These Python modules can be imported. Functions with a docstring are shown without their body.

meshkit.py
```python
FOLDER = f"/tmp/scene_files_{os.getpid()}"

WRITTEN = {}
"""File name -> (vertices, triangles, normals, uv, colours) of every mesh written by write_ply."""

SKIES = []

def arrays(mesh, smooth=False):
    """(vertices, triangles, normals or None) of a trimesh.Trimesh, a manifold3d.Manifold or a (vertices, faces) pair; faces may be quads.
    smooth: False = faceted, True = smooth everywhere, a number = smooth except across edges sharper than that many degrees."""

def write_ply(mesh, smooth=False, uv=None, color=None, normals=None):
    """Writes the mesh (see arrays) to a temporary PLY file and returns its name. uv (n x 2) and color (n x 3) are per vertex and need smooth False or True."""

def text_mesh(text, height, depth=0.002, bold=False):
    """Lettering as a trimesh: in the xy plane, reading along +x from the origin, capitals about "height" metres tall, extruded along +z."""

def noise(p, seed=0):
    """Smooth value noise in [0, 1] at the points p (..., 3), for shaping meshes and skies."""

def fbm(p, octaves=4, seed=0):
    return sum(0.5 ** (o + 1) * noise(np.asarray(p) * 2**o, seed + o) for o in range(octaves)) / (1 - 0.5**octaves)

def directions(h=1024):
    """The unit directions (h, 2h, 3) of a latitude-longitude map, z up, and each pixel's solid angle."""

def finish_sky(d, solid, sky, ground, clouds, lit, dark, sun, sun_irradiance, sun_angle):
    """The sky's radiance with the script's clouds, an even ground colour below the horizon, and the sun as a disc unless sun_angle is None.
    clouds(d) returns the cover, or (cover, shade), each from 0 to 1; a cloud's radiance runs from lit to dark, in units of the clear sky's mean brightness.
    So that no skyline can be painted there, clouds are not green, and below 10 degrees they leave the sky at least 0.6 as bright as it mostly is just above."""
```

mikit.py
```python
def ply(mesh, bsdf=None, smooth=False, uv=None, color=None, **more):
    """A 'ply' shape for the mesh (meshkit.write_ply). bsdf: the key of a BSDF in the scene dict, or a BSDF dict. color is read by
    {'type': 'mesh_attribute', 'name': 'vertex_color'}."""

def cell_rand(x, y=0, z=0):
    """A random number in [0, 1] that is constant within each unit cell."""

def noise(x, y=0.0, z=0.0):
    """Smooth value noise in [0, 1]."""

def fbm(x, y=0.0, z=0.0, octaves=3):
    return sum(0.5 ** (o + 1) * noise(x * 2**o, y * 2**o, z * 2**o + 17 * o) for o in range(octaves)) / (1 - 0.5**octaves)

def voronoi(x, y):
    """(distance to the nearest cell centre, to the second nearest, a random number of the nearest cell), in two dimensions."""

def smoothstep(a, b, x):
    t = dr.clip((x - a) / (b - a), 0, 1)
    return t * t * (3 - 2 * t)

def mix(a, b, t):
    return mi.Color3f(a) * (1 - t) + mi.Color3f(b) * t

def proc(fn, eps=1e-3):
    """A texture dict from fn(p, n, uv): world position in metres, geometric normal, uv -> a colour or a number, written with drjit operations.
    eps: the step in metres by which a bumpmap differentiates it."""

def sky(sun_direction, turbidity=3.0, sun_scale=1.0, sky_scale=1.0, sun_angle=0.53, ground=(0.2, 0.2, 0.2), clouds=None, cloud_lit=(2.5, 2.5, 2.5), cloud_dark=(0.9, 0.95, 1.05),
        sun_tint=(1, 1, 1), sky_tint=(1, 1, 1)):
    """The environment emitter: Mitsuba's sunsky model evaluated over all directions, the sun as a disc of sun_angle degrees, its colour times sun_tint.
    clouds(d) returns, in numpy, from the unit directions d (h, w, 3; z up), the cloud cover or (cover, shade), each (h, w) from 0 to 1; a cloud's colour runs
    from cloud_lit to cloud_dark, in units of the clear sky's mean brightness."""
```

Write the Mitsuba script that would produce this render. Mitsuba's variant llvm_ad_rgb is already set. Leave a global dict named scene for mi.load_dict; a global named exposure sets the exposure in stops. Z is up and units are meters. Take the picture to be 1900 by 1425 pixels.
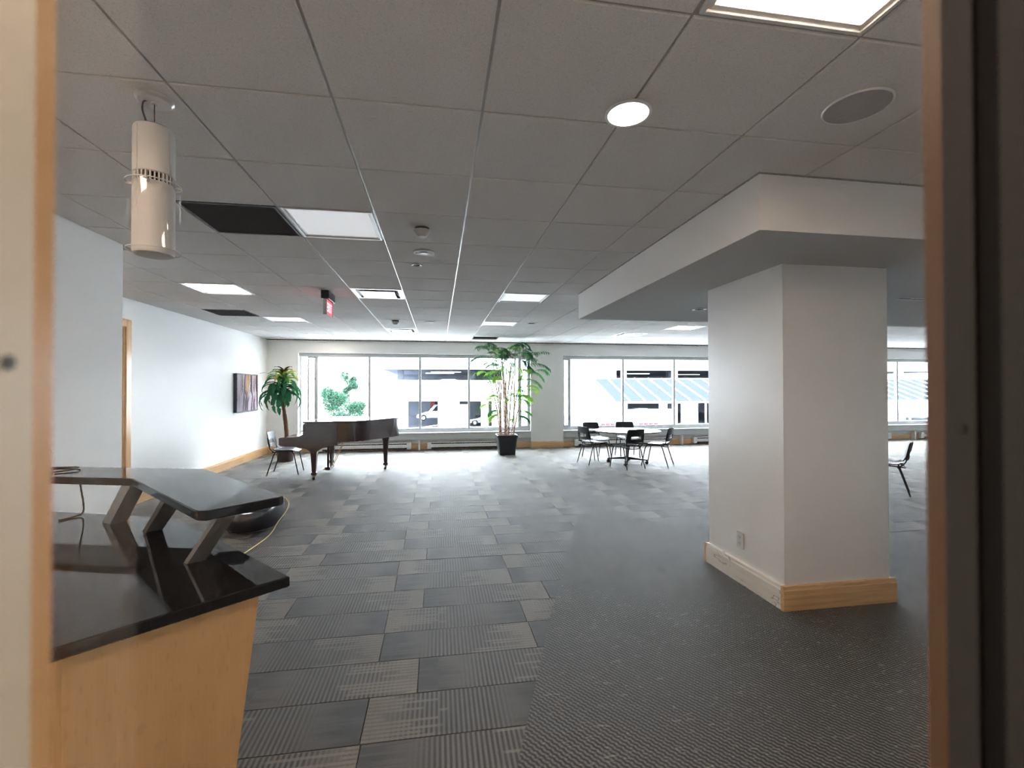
import math, random
import numpy as np
import trimesh
import drjit as dr
import mitsuba as mi
import manifold3d as m3
from shapely.geometry import Polygon, box as sbox, Point
from shapely import affinity
import meshkit, mikit
from mikit import proc, noise, fbm, cell_rand, smoothstep, mix, voronoi

scene, labels = {}, {}
T4 = mi.ScalarTransform4f
rnd = random.Random(7)
PI = math.pi

# ---------------------------------------------------------------- camera, sky, exposure
EYE = 1.536
PITCH, YAW, ROLL = 0.00949, 0.15887, -0.00163
_cy, _sy = math.cos(YAW), math.sin(YAW)
_f = np.array([_sy * math.cos(PITCH), _cy * math.cos(PITCH), math.sin(PITCH)])
_r = np.array([_cy, -_sy, 0.0])
_u = np.cross(_r, _f)
_u2 = _u * math.cos(ROLL) - _r * math.sin(ROLL)
scene['camera'] = {
    'type': 'thinlens', 'fov': math.degrees(2 * math.atan(950 / 854.49)), 'fov_axis': 'x',
    'aperture_radius': 0.0011, 'focus_distance': 5.0, 'near_clip': 0.02, 'far_clip': 400.0,
    'to_world': T4().look_at(origin=[0, 0, EYE], target=[float(v) for v in np.array([0, 0, EYE]) + _f], up=[float(v) for v in _u2]),
}
exposure = 1.2


def overcast(d):
    c = 0.25 * meshkit.fbm(d * np.array([2.0, 2.0, 4.0]), 3, 5)
    return np.ones(d.shape[:2]), c


SKY = 104.0
scene['sky'] = mikit.sky([0.3, 0.35, 0.9], turbidity=4.0, sun_scale=0.0, sky_scale=SKY, ground=(0.3, 0.3, 0.3),
                         clouds=overcast, cloud_lit=(0.94, 1.05, 1.13), cloud_dark=(0.76, 0.86, 0.94))
LAMP = 11.0          # radiance of a lit ceiling panel

# ---------------------------------------------------------------- helpers
CZ = 2.713           # ceiling
XL, YB, XR = -4.0, 11.656, 17.0
TG = 0.6096          # ceiling grid
GX, GY = -1.0334, 1.9457   # grid line i = 0 and row j = 0
SOFX, SOFY0, SOFY1, SOFZ = 1.735, 2.262, 5.55, 2.40
NWX, NWY = -2.55, 4.22     # near left wall and where it ends
FY = 0.20                  # room face of the front wall


def cat(ms):
    return trimesh.util.concatenate([m for m in ms])


def box(x0, y0, z0, x1, y1, z1, b=0.0):
    if b <= 0:
        m = trimesh.creation.box((x1 - x0, y1 - y0, z1 - z0))
        m.apply_translation(((x0 + x1) / 2, (y0 + y1) / 2, (z0 + z1) / 2))
        return m
    pts = []
    for sx, x, ix in ((0, x0, x0 + b), (1, x1, x1 - b)):
        for sy_, y, iy in ((0, y0, y0 + b), (1, y1, y1 - b)):
            for sz, z, iz in ((0, z0, z0 + b), (1, z1, z1 - b)):
                pts += [(x, iy, iz), (ix, y, iz), (ix, iy, z)]
    return trimesh.convex.convex_hull(np.array(pts))


def hull(pts):
    return trimesh.convex.convex_hull(np.array(pts, float))


def tube(points, r, sides=8, cap=True):
    p = np.asarray(points, float)
    rr = np.broadcast_to(np.asarray(r, float), (len(p),))
    t = np.gradient(p, axis=0)
    t /= np.linalg.norm(t, axis=1, keepdims=True) + 1e-12
    a0 = np.cross(t[0], [0, 0, 1.0] if abs(t[0][2]) < 0.9 else [1.0, 0, 0])
    a0 /= np.linalg.norm(a0)
    A = []
    for k in range(len(p)):
        a0 = a0 - t[k] * (a0 @ t[k])
        a0 /= np.linalg.norm(a0) + 1e-12
        A.append(a0)
    A = np.array(A)
    B = np.cross(t, A)
    ang = np.arange(sides) * 2 * PI / sides
    v = (p[:, None] + rr[:, None, None] * (np.cos(ang)[None, :, None] * A[:, None] + np.sin(ang)[None, :, None] * B[:, None])).reshape(-1, 3)
    f = []
    n = len(p)
    for i in range(n - 1):
        for j in range(sides):
            k = (j + 1) % sides
            a, b, c, d = i * sides + j, i * sides + k, (i + 1) * sides + k, (i + 1) * sides + j
            f += [(a, b, c), (a, c, d)]
    if cap:
        v = np.vstack([v, p[:1], p[-1:]])
        for j in range(sides):
            k = (j + 1) % sides
            f += [(n * sides, k, j), (n * sides + 1, (n - 1) * sides + j, (n - 1) * sides + k)]
    return trimesh.Trimesh(v, np.array(f), process=False)


def spline(pts, n=8):
    p = np.asarray(pts, float)
    out = []
    q = np.vstack([2 * p[0] - p[1], p, 2 * p[-1] - p[-2]])
    for i in range(1, len(q) - 2):
        for s in np.linspace(0, 1, n, endpoint=False):
            a, b, c, d = q[i - 1], q[i], q[i + 1], q[i + 2]
            out.append(0.5 * (2 * b + (c - a) * s + (2 * a - 5 * b + 4 * c - d) * s * s + (3 * b - a - 3 * c + d) * s ** 3))
    out.append(p[-1])
    return np.array(out)


def biggest(p):
    return max(p.geoms, key=lambda q: q.area) if p.geom_type == 'MultiPolygon' else p


def prism(poly, h0, h1, axis='z'):
    """poly (shapely or list) extruded from h0 to h1 along z, or standing: axis 'x' takes (y, z), axis 'y' takes (x, z)."""
    poly = biggest(poly if hasattr(poly, 'geom_type') else Polygon(poly))
    m = trimesh.creation.extrude_polygon(poly, h1 - h0, engine='earcut')
    v = np.array(m.vertices)
    v[:, 2] += h0
    if axis == 'x':
        v = v[:, [2, 0, 1]]
    elif axis == 'y':
        v = np.stack([v[:, 0], v[:, 2], v[:, 1]], 1)
        m.faces = m.faces[:, ::-1]
    m.vertices = v
    return m


def lathe(profile, x=0, y=0, z=0, n=32):
    m = trimesh.creation.revolve(np.array(profile, float), sections=n)
    if m.volume < 0:
        m.invert()
    m.apply_translation((x, y, z))
    return m


def disc(r, x, y, z, n=32, down=True):
    a = np.arange(n) * 2 * PI / n
    v = np.vstack([np.stack([x + r * np.cos(a), y + r * np.sin(a), np.full(n, z)], 1), [[x, y, z]]])
    i = np.arange(n)
    f = np.stack([i, (i + 1) % n, np.full(n, n)], 1)
    return trimesh.Trimesh(v, f[:, ::-1] if down else f, process=False)


def moved(m, x=0, y=0, z=0, rz=0.0, rx=0.0, ry=0.0):
    m = m.copy()
    for a, ax in ((rx, (1, 0, 0)), (ry, (0, 1, 0)), (rz, (0, 0, 1))):
        if a:
            m.apply_transform(trimesh.transformations.rotation_matrix(a, ax))
    m.apply_translation((x, y, z))
    return m


def numbered(name):
    if not any(k == name or k.startswith(name + '__') for k in scene) and name not in labels:
        return name
    n = 1
    while f'{name}_{n:03d}' in labels or any(k == f'{name}_{n:03d}' or k.startswith(f'{name}_{n:03d}__') for k in scene):
        n += 1
    return f'{name}_{n:03d}'


_count = {}


def partkey(parent, name):
    k = f'{parent}__{name}'
    c = _count.get(k, 0)
    _count[k] = c + 1
    return k if c == 0 else f'{k}_{c:03d}'


def part(parent, name, mesh, mat, smooth=False, label=None, kind=None, **kw):
    k = partkey(parent, name)
    scene[k] = mesh if isinstance(mesh, dict) else mikit.ply(mesh, mat, smooth, **kw)
    d = {}
    if label:
        d['label'] = label
    if kind:
        d['kind'] = kind
    if d:
        labels[k] = d
    return k


def thing(name, label, category, group=None):
    k = numbered(name)
    labels[k] = {'label': label, 'category': category}
    if group:
        labels[k]['group'] = group
    return k


def single(name, mesh, mat, label, category, smooth=False, group=None, **kw):
    k = thing(name, label, category, group)
    scene[k] = mikit.ply(mesh, mat, smooth, **kw)
    return k


def struct(name, mesh, mat, label=None, smooth=False, **kw):
    scene[name] = mikit.ply(mesh, mat, smooth, **kw)
    labels[name] = {'kind': 'structure'}
    if label:
        labels[name]['label'] = label
    return name


def structure(name, label=None):
    labels[name] = {'kind': 'structure'}
    if label:
        labels[name]['label'] = label
    return name


def placed(d, tw):
    return {**d, 'to_world': tw}


# ---------------------------------------------------------------- materials
def mat(name, d):
    scene[name] = {'type': 'twosided', 'bsdf': d} if d['type'] not in ('dielectric', 'thindielectric', 'principledthin', 'twosided') else d
    return name


def rgb(c):
    return {'type': 'rgb', 'value': [float(v) for v in c]}


def pr(name, c, rough=0.5, **kw):
    return mat(name, {'type': 'principled', 'base_color': rgb(c) if isinstance(c, (tuple, list)) else c, 'roughness': rough, **kw})


def diffuse(name, c):
    return mat(name, {'type': 'diffuse', 'reflectance': rgb(c) if isinstance(c, (tuple, list)) else c})


def f_wall(p, n, uv):
    s = fbm(p.x * 260, p.y * 260, p.z * 260, 2) - 0.5
    b = fbm(p.x * 1.5, p.y * 1.5, p.z * 1.5, 3) - 0.5
    return mi.Color3f(0.80, 0.80, 0.79) * (1 + 0.06 * s + 0.03 * b)


pr('m_wall', proc(f_wall), 0.55, specular=0.3)
pr('m_column_paint', proc(f_wall), 0.36, specular=0.6)
diffuse('m_corridor_dark', (0.05, 0.043, 0.036))


def f_tile(p, n, uv):
    s = fbm(p.x * 320, p.y * 320, p.z * 320, 2)
    pits = smoothstep(0.64, 0.74, noise(p.x * 260, p.y * 260 + 9, p.z * 260))
    tone = 0.96 + 0.06 * cell_rand((p.x - GX) / TG, (p.y - GY) / TG, 3)
    return mi.Color3f(0.64, 0.625, 0.61) * tone * (0.90 + 0.20 * s) * (1 - 0.12 * pits)


diffuse('m_ceiling_tile', proc(f_tile))
pr('m_grid_bar', (0.36, 0.355, 0.35), 0.30, specular=0.9)
diffuse('m_slab', (0.10, 0.10, 0.10))

C_DARK, C_MID, C_BRIGHT = (0.030, 0.028, 0.026), (0.066, 0.058, 0.050), (0.160, 0.138, 0.108)


def f_carpet(p, n, uv):
    u, v = uv.x, uv.y
    pid = cell_rand(dr.floor(p.y / 0.3048 - 0.8), dr.floor(p.x / 0.9144), 5)
    line_id = dr.floor(v * 12.0)
    inl = 1 - dr.abs(2 * (v * 12.0 - line_id) - 1)
    r1, r2 = cell_rand(line_id, pid * 1000, 1), cell_rand(line_id, pid * 1000, 2)
    ribc = dr.floor(u * 0.914 / 0.0225)
    rib = 1 - dr.abs(2 * (u * 0.914 / 0.0225 - ribc) - 1)
    ribm = smoothstep(0.25, 0.75, rib)
    # tone of the ground along the plank: dark end, grey middle, warm light end
    t = smoothstep(0.06, 0.27, u + 0.12 * (r2 - 0.5))
    col = mix(C_DARK, C_MID, t)
    wr = smoothstep(0.20, 0.40, u) * (1 - 0.65 * smoothstep(0.74, 0.95, u))
    col = col * (1 + wr * 1.15 * (ribm - 0.60))
    streak = smoothstep(0.52 + 0.42 * r1, 0.56 + 0.42 * r1, u) * smoothstep(0.15, 0.6, inl)
    lift = smoothstep(0.70, 0.94, u)
    col = col * (1 - 0.55 * lift) + mi.Color3f(*C_BRIGHT) * (0.36 * lift)
    col = col * (1 - 0.62 * streak) + mi.Color3f(*C_BRIGHT) * (0.62 * streak)
    grey = (1 - smoothstep(0.10 + 0.3 * r2, 0.16 + 0.3 * r2, u)) * smoothstep(0.3, 0.7, inl) * smoothstep(0.6, 0.75, r1)
    col = col * (1 - 0.5 * grey) + mi.Color3f(*C_MID) * (0.5 * grey)
    sp = noise(p.x * 420, p.y * 420, 1)
    seam = dr.minimum(dr.minimum(v, 1 - v) * 0.3048, dr.minimum(u, 1 - u) * 0.914)
    col = col * (0.5 + 0.5 * smoothstep(0.0, 0.007, seam))
    return col * (0.80 + 0.40 * sp) * (0.92 + 0.16 * pid)


CARPET_SHEEN = dict(specular=0.55, sheen=0.45)
pr('m_carpet', proc(f_carpet), 0.75, **CARPET_SHEEN)
WA = math.atan2(0.37, 0.93)


def f_entry(p, n, uv):
    c, s = math.cos(0.62), math.sin(0.62)
    a = p.x * c + p.y * s
    b = -p.x * s + p.y * c
    rib = 0.5 + 0.5 * dr.sin(a / 0.022 * 2 * PI + 0.6 * dr.sin(b / 0.034 * 2 * PI))
    weave = 0.5 + 0.5 * dr.sin(b / 0.017 * 2 * PI + dr.floor(a / 0.022) * PI)
    h = smoothstep(0.2, 0.85, rib) * (0.55 + 0.45 * weave)
    big = fbm(p.x * 2.3, p.y * 2.3, 0, 3) - 0.5
    sp = noise(p.x * 380, p.y * 380, 4)
    stain = smoothstep(0.055, 0.02, dr.sqrt(dr.square(p.x - 1.868) + dr.square((p.y - 3.66) * 1.2)))
    fleck = smoothstep(0.80, 0.93, noise(p.x * 42, p.y * 150, 8))
    col = mix((0.014, 0.0135, 0.013), (0.140, 0.128, 0.113), h)
    return (col * (0.85 + 0.3 * sp) * (1 + 0.25 * big) + mi.Color3f(0.08, 0.075, 0.068) * fleck) * (1 - 0.75 * stain)


pr('m_entry_carpet', proc(f_entry), 0.75, specular=0.4, sheen=0.3)


def wood_fn(axis, c0, c1, scale=1.0):
    def fn(p, n, uv):
        a, b, c = {'x': (p.x, p.y, p.z), 'y': (p.y, p.x, p.z), 'z': (p.z, p.x, p.y)}[axis]
        warp = noise(a * 1.1, b * 6, c * 6) * 1.6
        g = fbm(a * 2.2 * scale + warp, b * 46 * scale, c * 46 * scale, 3)
        fine = noise(a * 18, b * 620, c * 620)
        fig = fbm(a * 5, b * 3 + 3, c * 3, 2)
        t = smoothstep(0.28, 0.75, g) * 0.65 + 0.22 * fine + 0.3 * (fig - 0.5)
        return mix(c0, c1, dr.clip(t, 0, 1))
    return fn


def f_pale(p, n, uv):
    w = fbm(p.x * 6, p.y * 6 + 1.5 * p.z, p.z * 16, 4)
    vein = smoothstep(0.030, 0.004, dr.abs(w - 0.47)) * smoothstep(0.50, 0.62, noise(p.y * 7, p.z * 9, 3))
    g = noise(p.x * 3, p.y * 4, p.z * 150)
    return mix((0.84, 0.81, 0.75), (0.77, 0.72, 0.64), g) * (1 - 0.45 * vein)


pr('m_pale_board', proc(f_pale), 0.3, specular=0.5)
M0, M1 = (0.66, 0.42, 0.22), (0.50, 0.285, 0.125)
for ax in 'xyz':
    pr('m_maple_' + ax, proc(wood_fn(ax, M0, M1)), 0.22, specular=0.5, clearcoat=1.0, clearcoat_gloss=0.93)


def f_deskpanel(p, n, uv):
    g = fbm(p.x * 16, p.y * 16, p.z * 1.3, 3)
    fine = noise(p.x * 300, p.y * 300, p.z * 9)
    cloud = fbm(p.x * 4 + 7, p.y * 4, p.z * 3.2, 3)
    fleck = smoothstep(0.74, 0.86, noise(p.x * 120, p.y * 120, p.z * 26))
    return mix((0.72, 0.445, 0.215), (0.58, 0.33, 0.142), dr.clip(0.30 * smoothstep(0.3, 0.7, g) + 0.22 * fine + 0.6 * (cloud - 0.35), 0, 1)) * (1 - 0.07 * fleck)


pr('m_desk_panel', proc(f_deskpanel), 0.38, specular=0.4)


def f_granite(p, n, uv):
    s = noise(p.x * 330, p.y * 330, p.z * 330)
    q = smoothstep(0.80, 0.93, noise(p.x * 700, p.y * 700, p.z * 700 + 4))
    return mi.Color3f(0.009, 0.009, 0.010) * (0.6 + 0.8 * s) + mi.Color3f(0.05, 0.05, 0.052) * q


mat('m_granite', {'type': 'plastic', 'diffuse_reflectance': proc(f_granite), 'int_ior': 1.58, 'nonlinear': False})


def f_brushed(p, n, uv):
    return mi.Color3f(0.46, 0.45, 0.44) * (0.85 + 0.3 * noise(p.x * 700, p.y * 700, p.z * 14))


pr('m_aluminium', proc(f_brushed), 0.42, metallic=0.75)
pr('m_white_metal', (0.78, 0.79, 0.79), 0.35, specular=0.5)
pr('m_white_plastic', (0.52, 0.515, 0.50), 0.6, specular=0.2)
pr('m_frame', (0.47, 0.49, 0.51), 0.45)
pr('m_sill', (0.72, 0.73, 0.73), 0.4)
pr('m_apron', (0.42, 0.44, 0.44), 0.5)
pr('m_black_plastic', (0.012, 0.012, 0.014), 0.42, specular=0.3)
pr('m_black_metal', (0.013, 0.013, 0.014), 0.5, specular=0.25)
pr('m_chrome', (0.72, 0.72, 0.72), 0.16, metallic=1.0)
pr('m_brass', (0.62, 0.45, 0.2), 0.25, metallic=1.0)
pr('m_laminate', (0.82, 0.82, 0.81), 0.22, specular=0.5)
pr('m_dark_gap', (0.01, 0.01, 0.01), 0.8)
mat('m_glass', {'type': 'thindielectric', 'int_ior': 1.5})
mat('m_acrylic', {'type': 'thindielectric', 'int_ior': 1.49})


def f_piano(p, n, uv):
    g = fbm(p.x * 9, p.y * 9, p.z * 110, 3)
    return mix((0.020, 0.010, 0.011), (0.042, 0.020, 0.020), g)


pr('m_piano', proc(f_piano), 0.13, specular=0.6, clearcoat=0.6, clearcoat_gloss=0.9)
pr('m_tub', (0.010, 0.011, 0.016), 0.14, specular=0.8, clearcoat=1.0, clearcoat_gloss=0.95)
pr('m_yellow_cord', (0.55, 0.40, 0.12), 0.5)
pr('m_dark_cord', (0.05, 0.035, 0.015), 0.45)
pr('m_pot_dark', (0.016, 0.019, 0.025), 0.38, specular=0.5)
pr('m_pot_brown', (0.035, 0.020, 0.018), 0.45)


def f_soil(p, n, uv):
    return mix((0.05, 0.035, 0.022), (0.22, 0.17, 0.12), noise(p.x * 90, p.y * 90, p.z * 90))


diffuse('m_soil', proc(f_soil))


def leaf(name, c, trans=0.6):
    return mat(name, {'type': 'principledthin', 'base_color': rgb(c), 'roughness': 0.42, 'diff_trans': trans, 'specular': 0.5} if False else
               {'type': 'principledthin', 'base_color': rgb(c), 'roughness': 0.42, 'diff_trans': trans, 'eta': 1.4})


leaf('m_leaf_dark', (0.035, 0.13, 0.06), 0.45)
leaf('m_leaf_mid', (0.08, 0.24, 0.07), 0.7)
leaf('m_leaf_light', (0.26, 0.48, 0.08), 0.9)
leaf('m_leaf_yellow', (0.38, 0.42, 0.10), 0.8)
leaf('m_leaf_brown', (0.06, 0.045, 0.02), 0.3)
leaf('m_tree_leaf', (0.030, 0.075, 0.048), 0.7)


def f_cane(p, n, uv):
    ring = smoothstep(0.82, 0.95, 0.5 + 0.5 * dr.sin(p.z * 2 * PI / 0.11 + 5 * noise(p.x * 6, p.y * 6, 0)))
    return mix((0.50, 0.40, 0.34), (0.13, 0.085, 0.06), ring) * (0.8 + 0.4 * noise(p.x * 60, p.y * 60, p.z * 30))


diffuse('m_cane', proc(f_cane))


def f_trunk(p, n, uv):
    return mix((0.19, 0.115, 0.075), (0.075, 0.042, 0.028), fbm(p.x * 30, p.y * 30, p.z * 60, 3))


diffuse('m_trunk', proc(f_trunk))


def f_art(p, n, uv):
    # an abstract of vertical brush drags: uv.x across, uv.y up
    u, v = uv.x, uv.y
    w = u + 0.05 * (noise(v * 5, u * 3, 2) - 0.5)
    a = fbm(w * 13, v * 1.6, 1, 3)
    b = fbm(w * 24 + 5, v * 1.1, 4, 2)
    c = fbm(w * 9 + 2, v * 1.9 + 3, 7, 3)
    col = mix((0.50, 0.36, 0.44), (0.62, 0.56, 0.60), a)
    warm = smoothstep(0.43, 0.58, c) * smoothstep(0.15, 0.5, u) * smoothstep(0.2, 0.55, v)
    col = col * (1 - warm) + mi.Color3f(0.50, 0.20, 0.06) * warm
    yel = smoothstep(0.5, 0.64, b) * smoothstep(0.35, 0.5, u) * (1 - smoothstep(0.55, 0.75, u)) * smoothstep(0.4, 0.6, v)
    col = col * (1 - yel) + mi.Color3f(0.55, 0.36, 0.05) * yel
    dark = smoothstep(0.53, 0.62, fbm(w * 17 + 9, v * 1.3 + 1, 2, 3)) * smoothstep(0.0, 0.35, u)
    col = col * (1 - dark) + mi.Color3f(0.05, 0.014, 0.022) * dark
    low = smoothstep(0.46, 0.56, fbm(w * 11 + 1, v * 0.9, 6, 2)) * (1 - smoothstep(0.25, 0.48, v)) * smoothstep(0.25, 0.4, u)
    col = col * (1 - low) + mi.Color3f(0.07, 0.022, 0.05) * low
    return col


pr('m_art', proc(lambda p, n, uv: f_art(p, n, uv) * 0.55), 0.6, specular=0.2)
pr('m_canvas_edge', (0.025, 0.028, 0.045), 0.5)
pr('m_dark_metal', (0.05, 0.05, 0.05), 0.5)
pr('m_grey_metal', (0.22, 0.215, 0.205), 0.45, metallic=0.3)
pr('m_jamb_paint', (0.66, 0.60, 0.52), 0.4)


def f_grille(p, n, uv):
    a = 0.5 + 0.5 * dr.sin(p.x / 0.0125 * 2 * PI)
    b = 0.5 + 0.5 * dr.sin(p.y / 0.0125 * 2 * PI)
    return mix((0.016, 0.015, 0.015), (0.085, 0.08, 0.077), smoothstep(0.55, 0.9, dr.maximum(a, b)))


diffuse('m_grille', proc(f_grille))


def f_speaker(p, n, uv):
    a = 0.5 + 0.5 * dr.sin(p.x / 0.005 * 2 * PI)
    b = 0.5 + 0.5 * dr.sin(p.y / 0.005 * 2 * PI)
    return mix((0.38, 0.35, 0.345), (0.16, 0.148, 0.148), smoothstep(0.4, 0.8, a * b))


diffuse('m_speaker', proc(f_speaker))


def emit(c, k):
    return {'type': 'area', 'radiance': rgb([v * k for v in c])}


diffuse('m_lamp_body', (0.8, 0.8, 0.8))
# outdoors


def f_concrete(p, n, uv):
    return mi.Color3f(0.70, 0.72, 0.74) * (0.92 + 0.16 * fbm(p.x * 0.8, p.y * 0.8, p.z * 2.5, 3))


diffuse('m_concrete', proc(f_concrete))


def f_ribbed(p, n, uv):
    r = 0.5 + 0.5 * dr.sin(p.x / 0.28 * 2 * PI)
    return mi.Color3f(0.60, 0.62, 0.63) * (0.86 + 0.14 * r)


diffuse('m_ribbed', proc(f_ribbed))
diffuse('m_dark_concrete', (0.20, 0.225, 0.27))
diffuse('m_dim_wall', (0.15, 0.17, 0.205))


def f_asphalt(p, n, uv):
    return mi.Color3f(0.42, 0.43, 0.44) * (0.9 + 0.2 * fbm(p.x * 0.7, p.y * 0.7, 0, 3))


diffuse('m_asphalt', proc(f_asphalt))
pr('m_car_white', (0.62, 0.64, 0.66), 0.2, specular=0.5, clearcoat=0.8)
pr('m_car_dark', (0.05, 0.06, 0.075), 0.2, specular=0.5, clearcoat=0.8)
pr('m_car_grey', (0.30, 0.33, 0.36), 0.2, specular=0.5, clearcoat=0.8)
pr('m_car_red', (0.45, 0.04, 0.04), 0.3)
pr('m_car_glass', (0.012, 0.014, 0.018), 0.08, specular=0.7)
pr('m_tyre', (0.015, 0.015, 0.016), 0.8)
diffuse('m_awning', (0.030, 0.036, 0.040))
pr('m_blue_grey', (0.16, 0.20, 0.25), 0.3)

# ================================================================ THE ROOM SHELL
# ---- floor: concrete base, carpet tiles, entrance carpet
structure('floor', 'grey patterned carpet tiles and a darker plain entrance carpet')
part('floor', 'base', box(XL - 0.3, -2.4, -0.30, XR + 0.2, YB + 0.5, -0.012), 'm_slab')
PW, PD = 0.9144, 0.3048
X0, Y0 = -0.105, 2.385      # plank edge of an A row, near edge of an A row


def plank_mesh(w=PW, d=PD, u0=0.0, u1=1.0, v0=0.0, v1=1.0):
    g, b = 0.0006, 0.002
    v = np.array([[g, g, -0.004], [w - g, g, -0.004], [w - g, d - g, -0.004], [g, d - g, -0.004],
                  [g + b, g + b, 0], [w - g - b, g + b, 0], [w - g - b, d - g - b, 0], [g + b, d - g - b, 0]])
    f = np.array([[4, 5, 6], [4, 6, 7], [0, 1, 5], [0, 5, 4], [1, 2, 6], [1, 6, 5], [2, 3, 7], [2, 7, 6], [3, 0, 4], [3, 4, 7]])
    uv = np.stack([u0 + (u1 - u0) * v[:, 0] / w, v0 + (v1 - v0) * v[:, 1] / d], 1)
    return trimesh.Trimesh(v, f, process=False), uv


_pm, _puv = plank_mesh()
PLANK = mikit.ply(_pm, 'm_carpet', False, uv=_puv)
FLOOR_RECTS = [(XL, NWY, XR, YB + 0.13), (NWX, FY, XR, NWY)]


def in_view(x, y, z):
    v = np.array([x, y, z - EYE])
    zz = v @ _f
    if zz < 0.3:
        return False, 9e9
    px = 950 + 854.5 * (v @ _r) / zz
    py = 712 - 854.5 * (v @ _u) / zz
    return (-60 < px < 1960 and -60 < py < 1485), zz


cells = []
row = -8
while True:
    y0 = Y0 + row * PD
    if y0 > YB + 0.13:
        break
    kind = row % 3
    off = X0 if kind == 0 else (-0.330 if kind == 1 else -0.337)
    for (rx0, ry0, rx1, ry1) in FLOOR_RECTS:
        ya, yb = max(y0, ry0), min(y0 + PD, ry1)
        if yb - ya < 0.004:
            continue
        c = math.floor((rx0 - off) / PW)
        while off + c * PW < rx1:
            xa, xb = max(off + c * PW, rx0), min(off + (c + 1) * PW, rx1)
            if xb - xa > 0.004:
                cells.append((kind, off + c * PW, y0, xa, xb, ya, yb))
            c += 1
    row += 1


def plank_shape(cell):
    kind, x, y, xa, xb, ya, yb = cell
    full = xb - xa > PW - 1e-6 and yb - ya > PD - 1e-6
    flip = kind == 2
    if full:
        tw = T4().translate([x, y, 0]) if not flip else T4().translate([x + PW, y + PD, 0]).rotate([0, 0, 1], 180)
        return placed(PLANK, tw)
    u0, u1, v0, v1 = (xa - x) / PW, (xb - x) / PW, (ya - y) / PD, (yb - y) / PD
    if flip:
        u0, u1, v0, v1 = 1 - u0, 1 - u1, 1 - v0, 1 - v1
    m, uv = plank_mesh(xb - xa, yb - ya, u0, u1, v0, v1)
    m.apply_translation((xa, ya, 0))
    return m, uv


ENTRY = [(1.666, 5.367), (0.73, 2.993), (0.316, 1.851), (-0.33, 0.21), (6.6, 0.21), (8.2, 2.2)]
ENTRY_POLY = Polygon(ENTRY)


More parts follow.
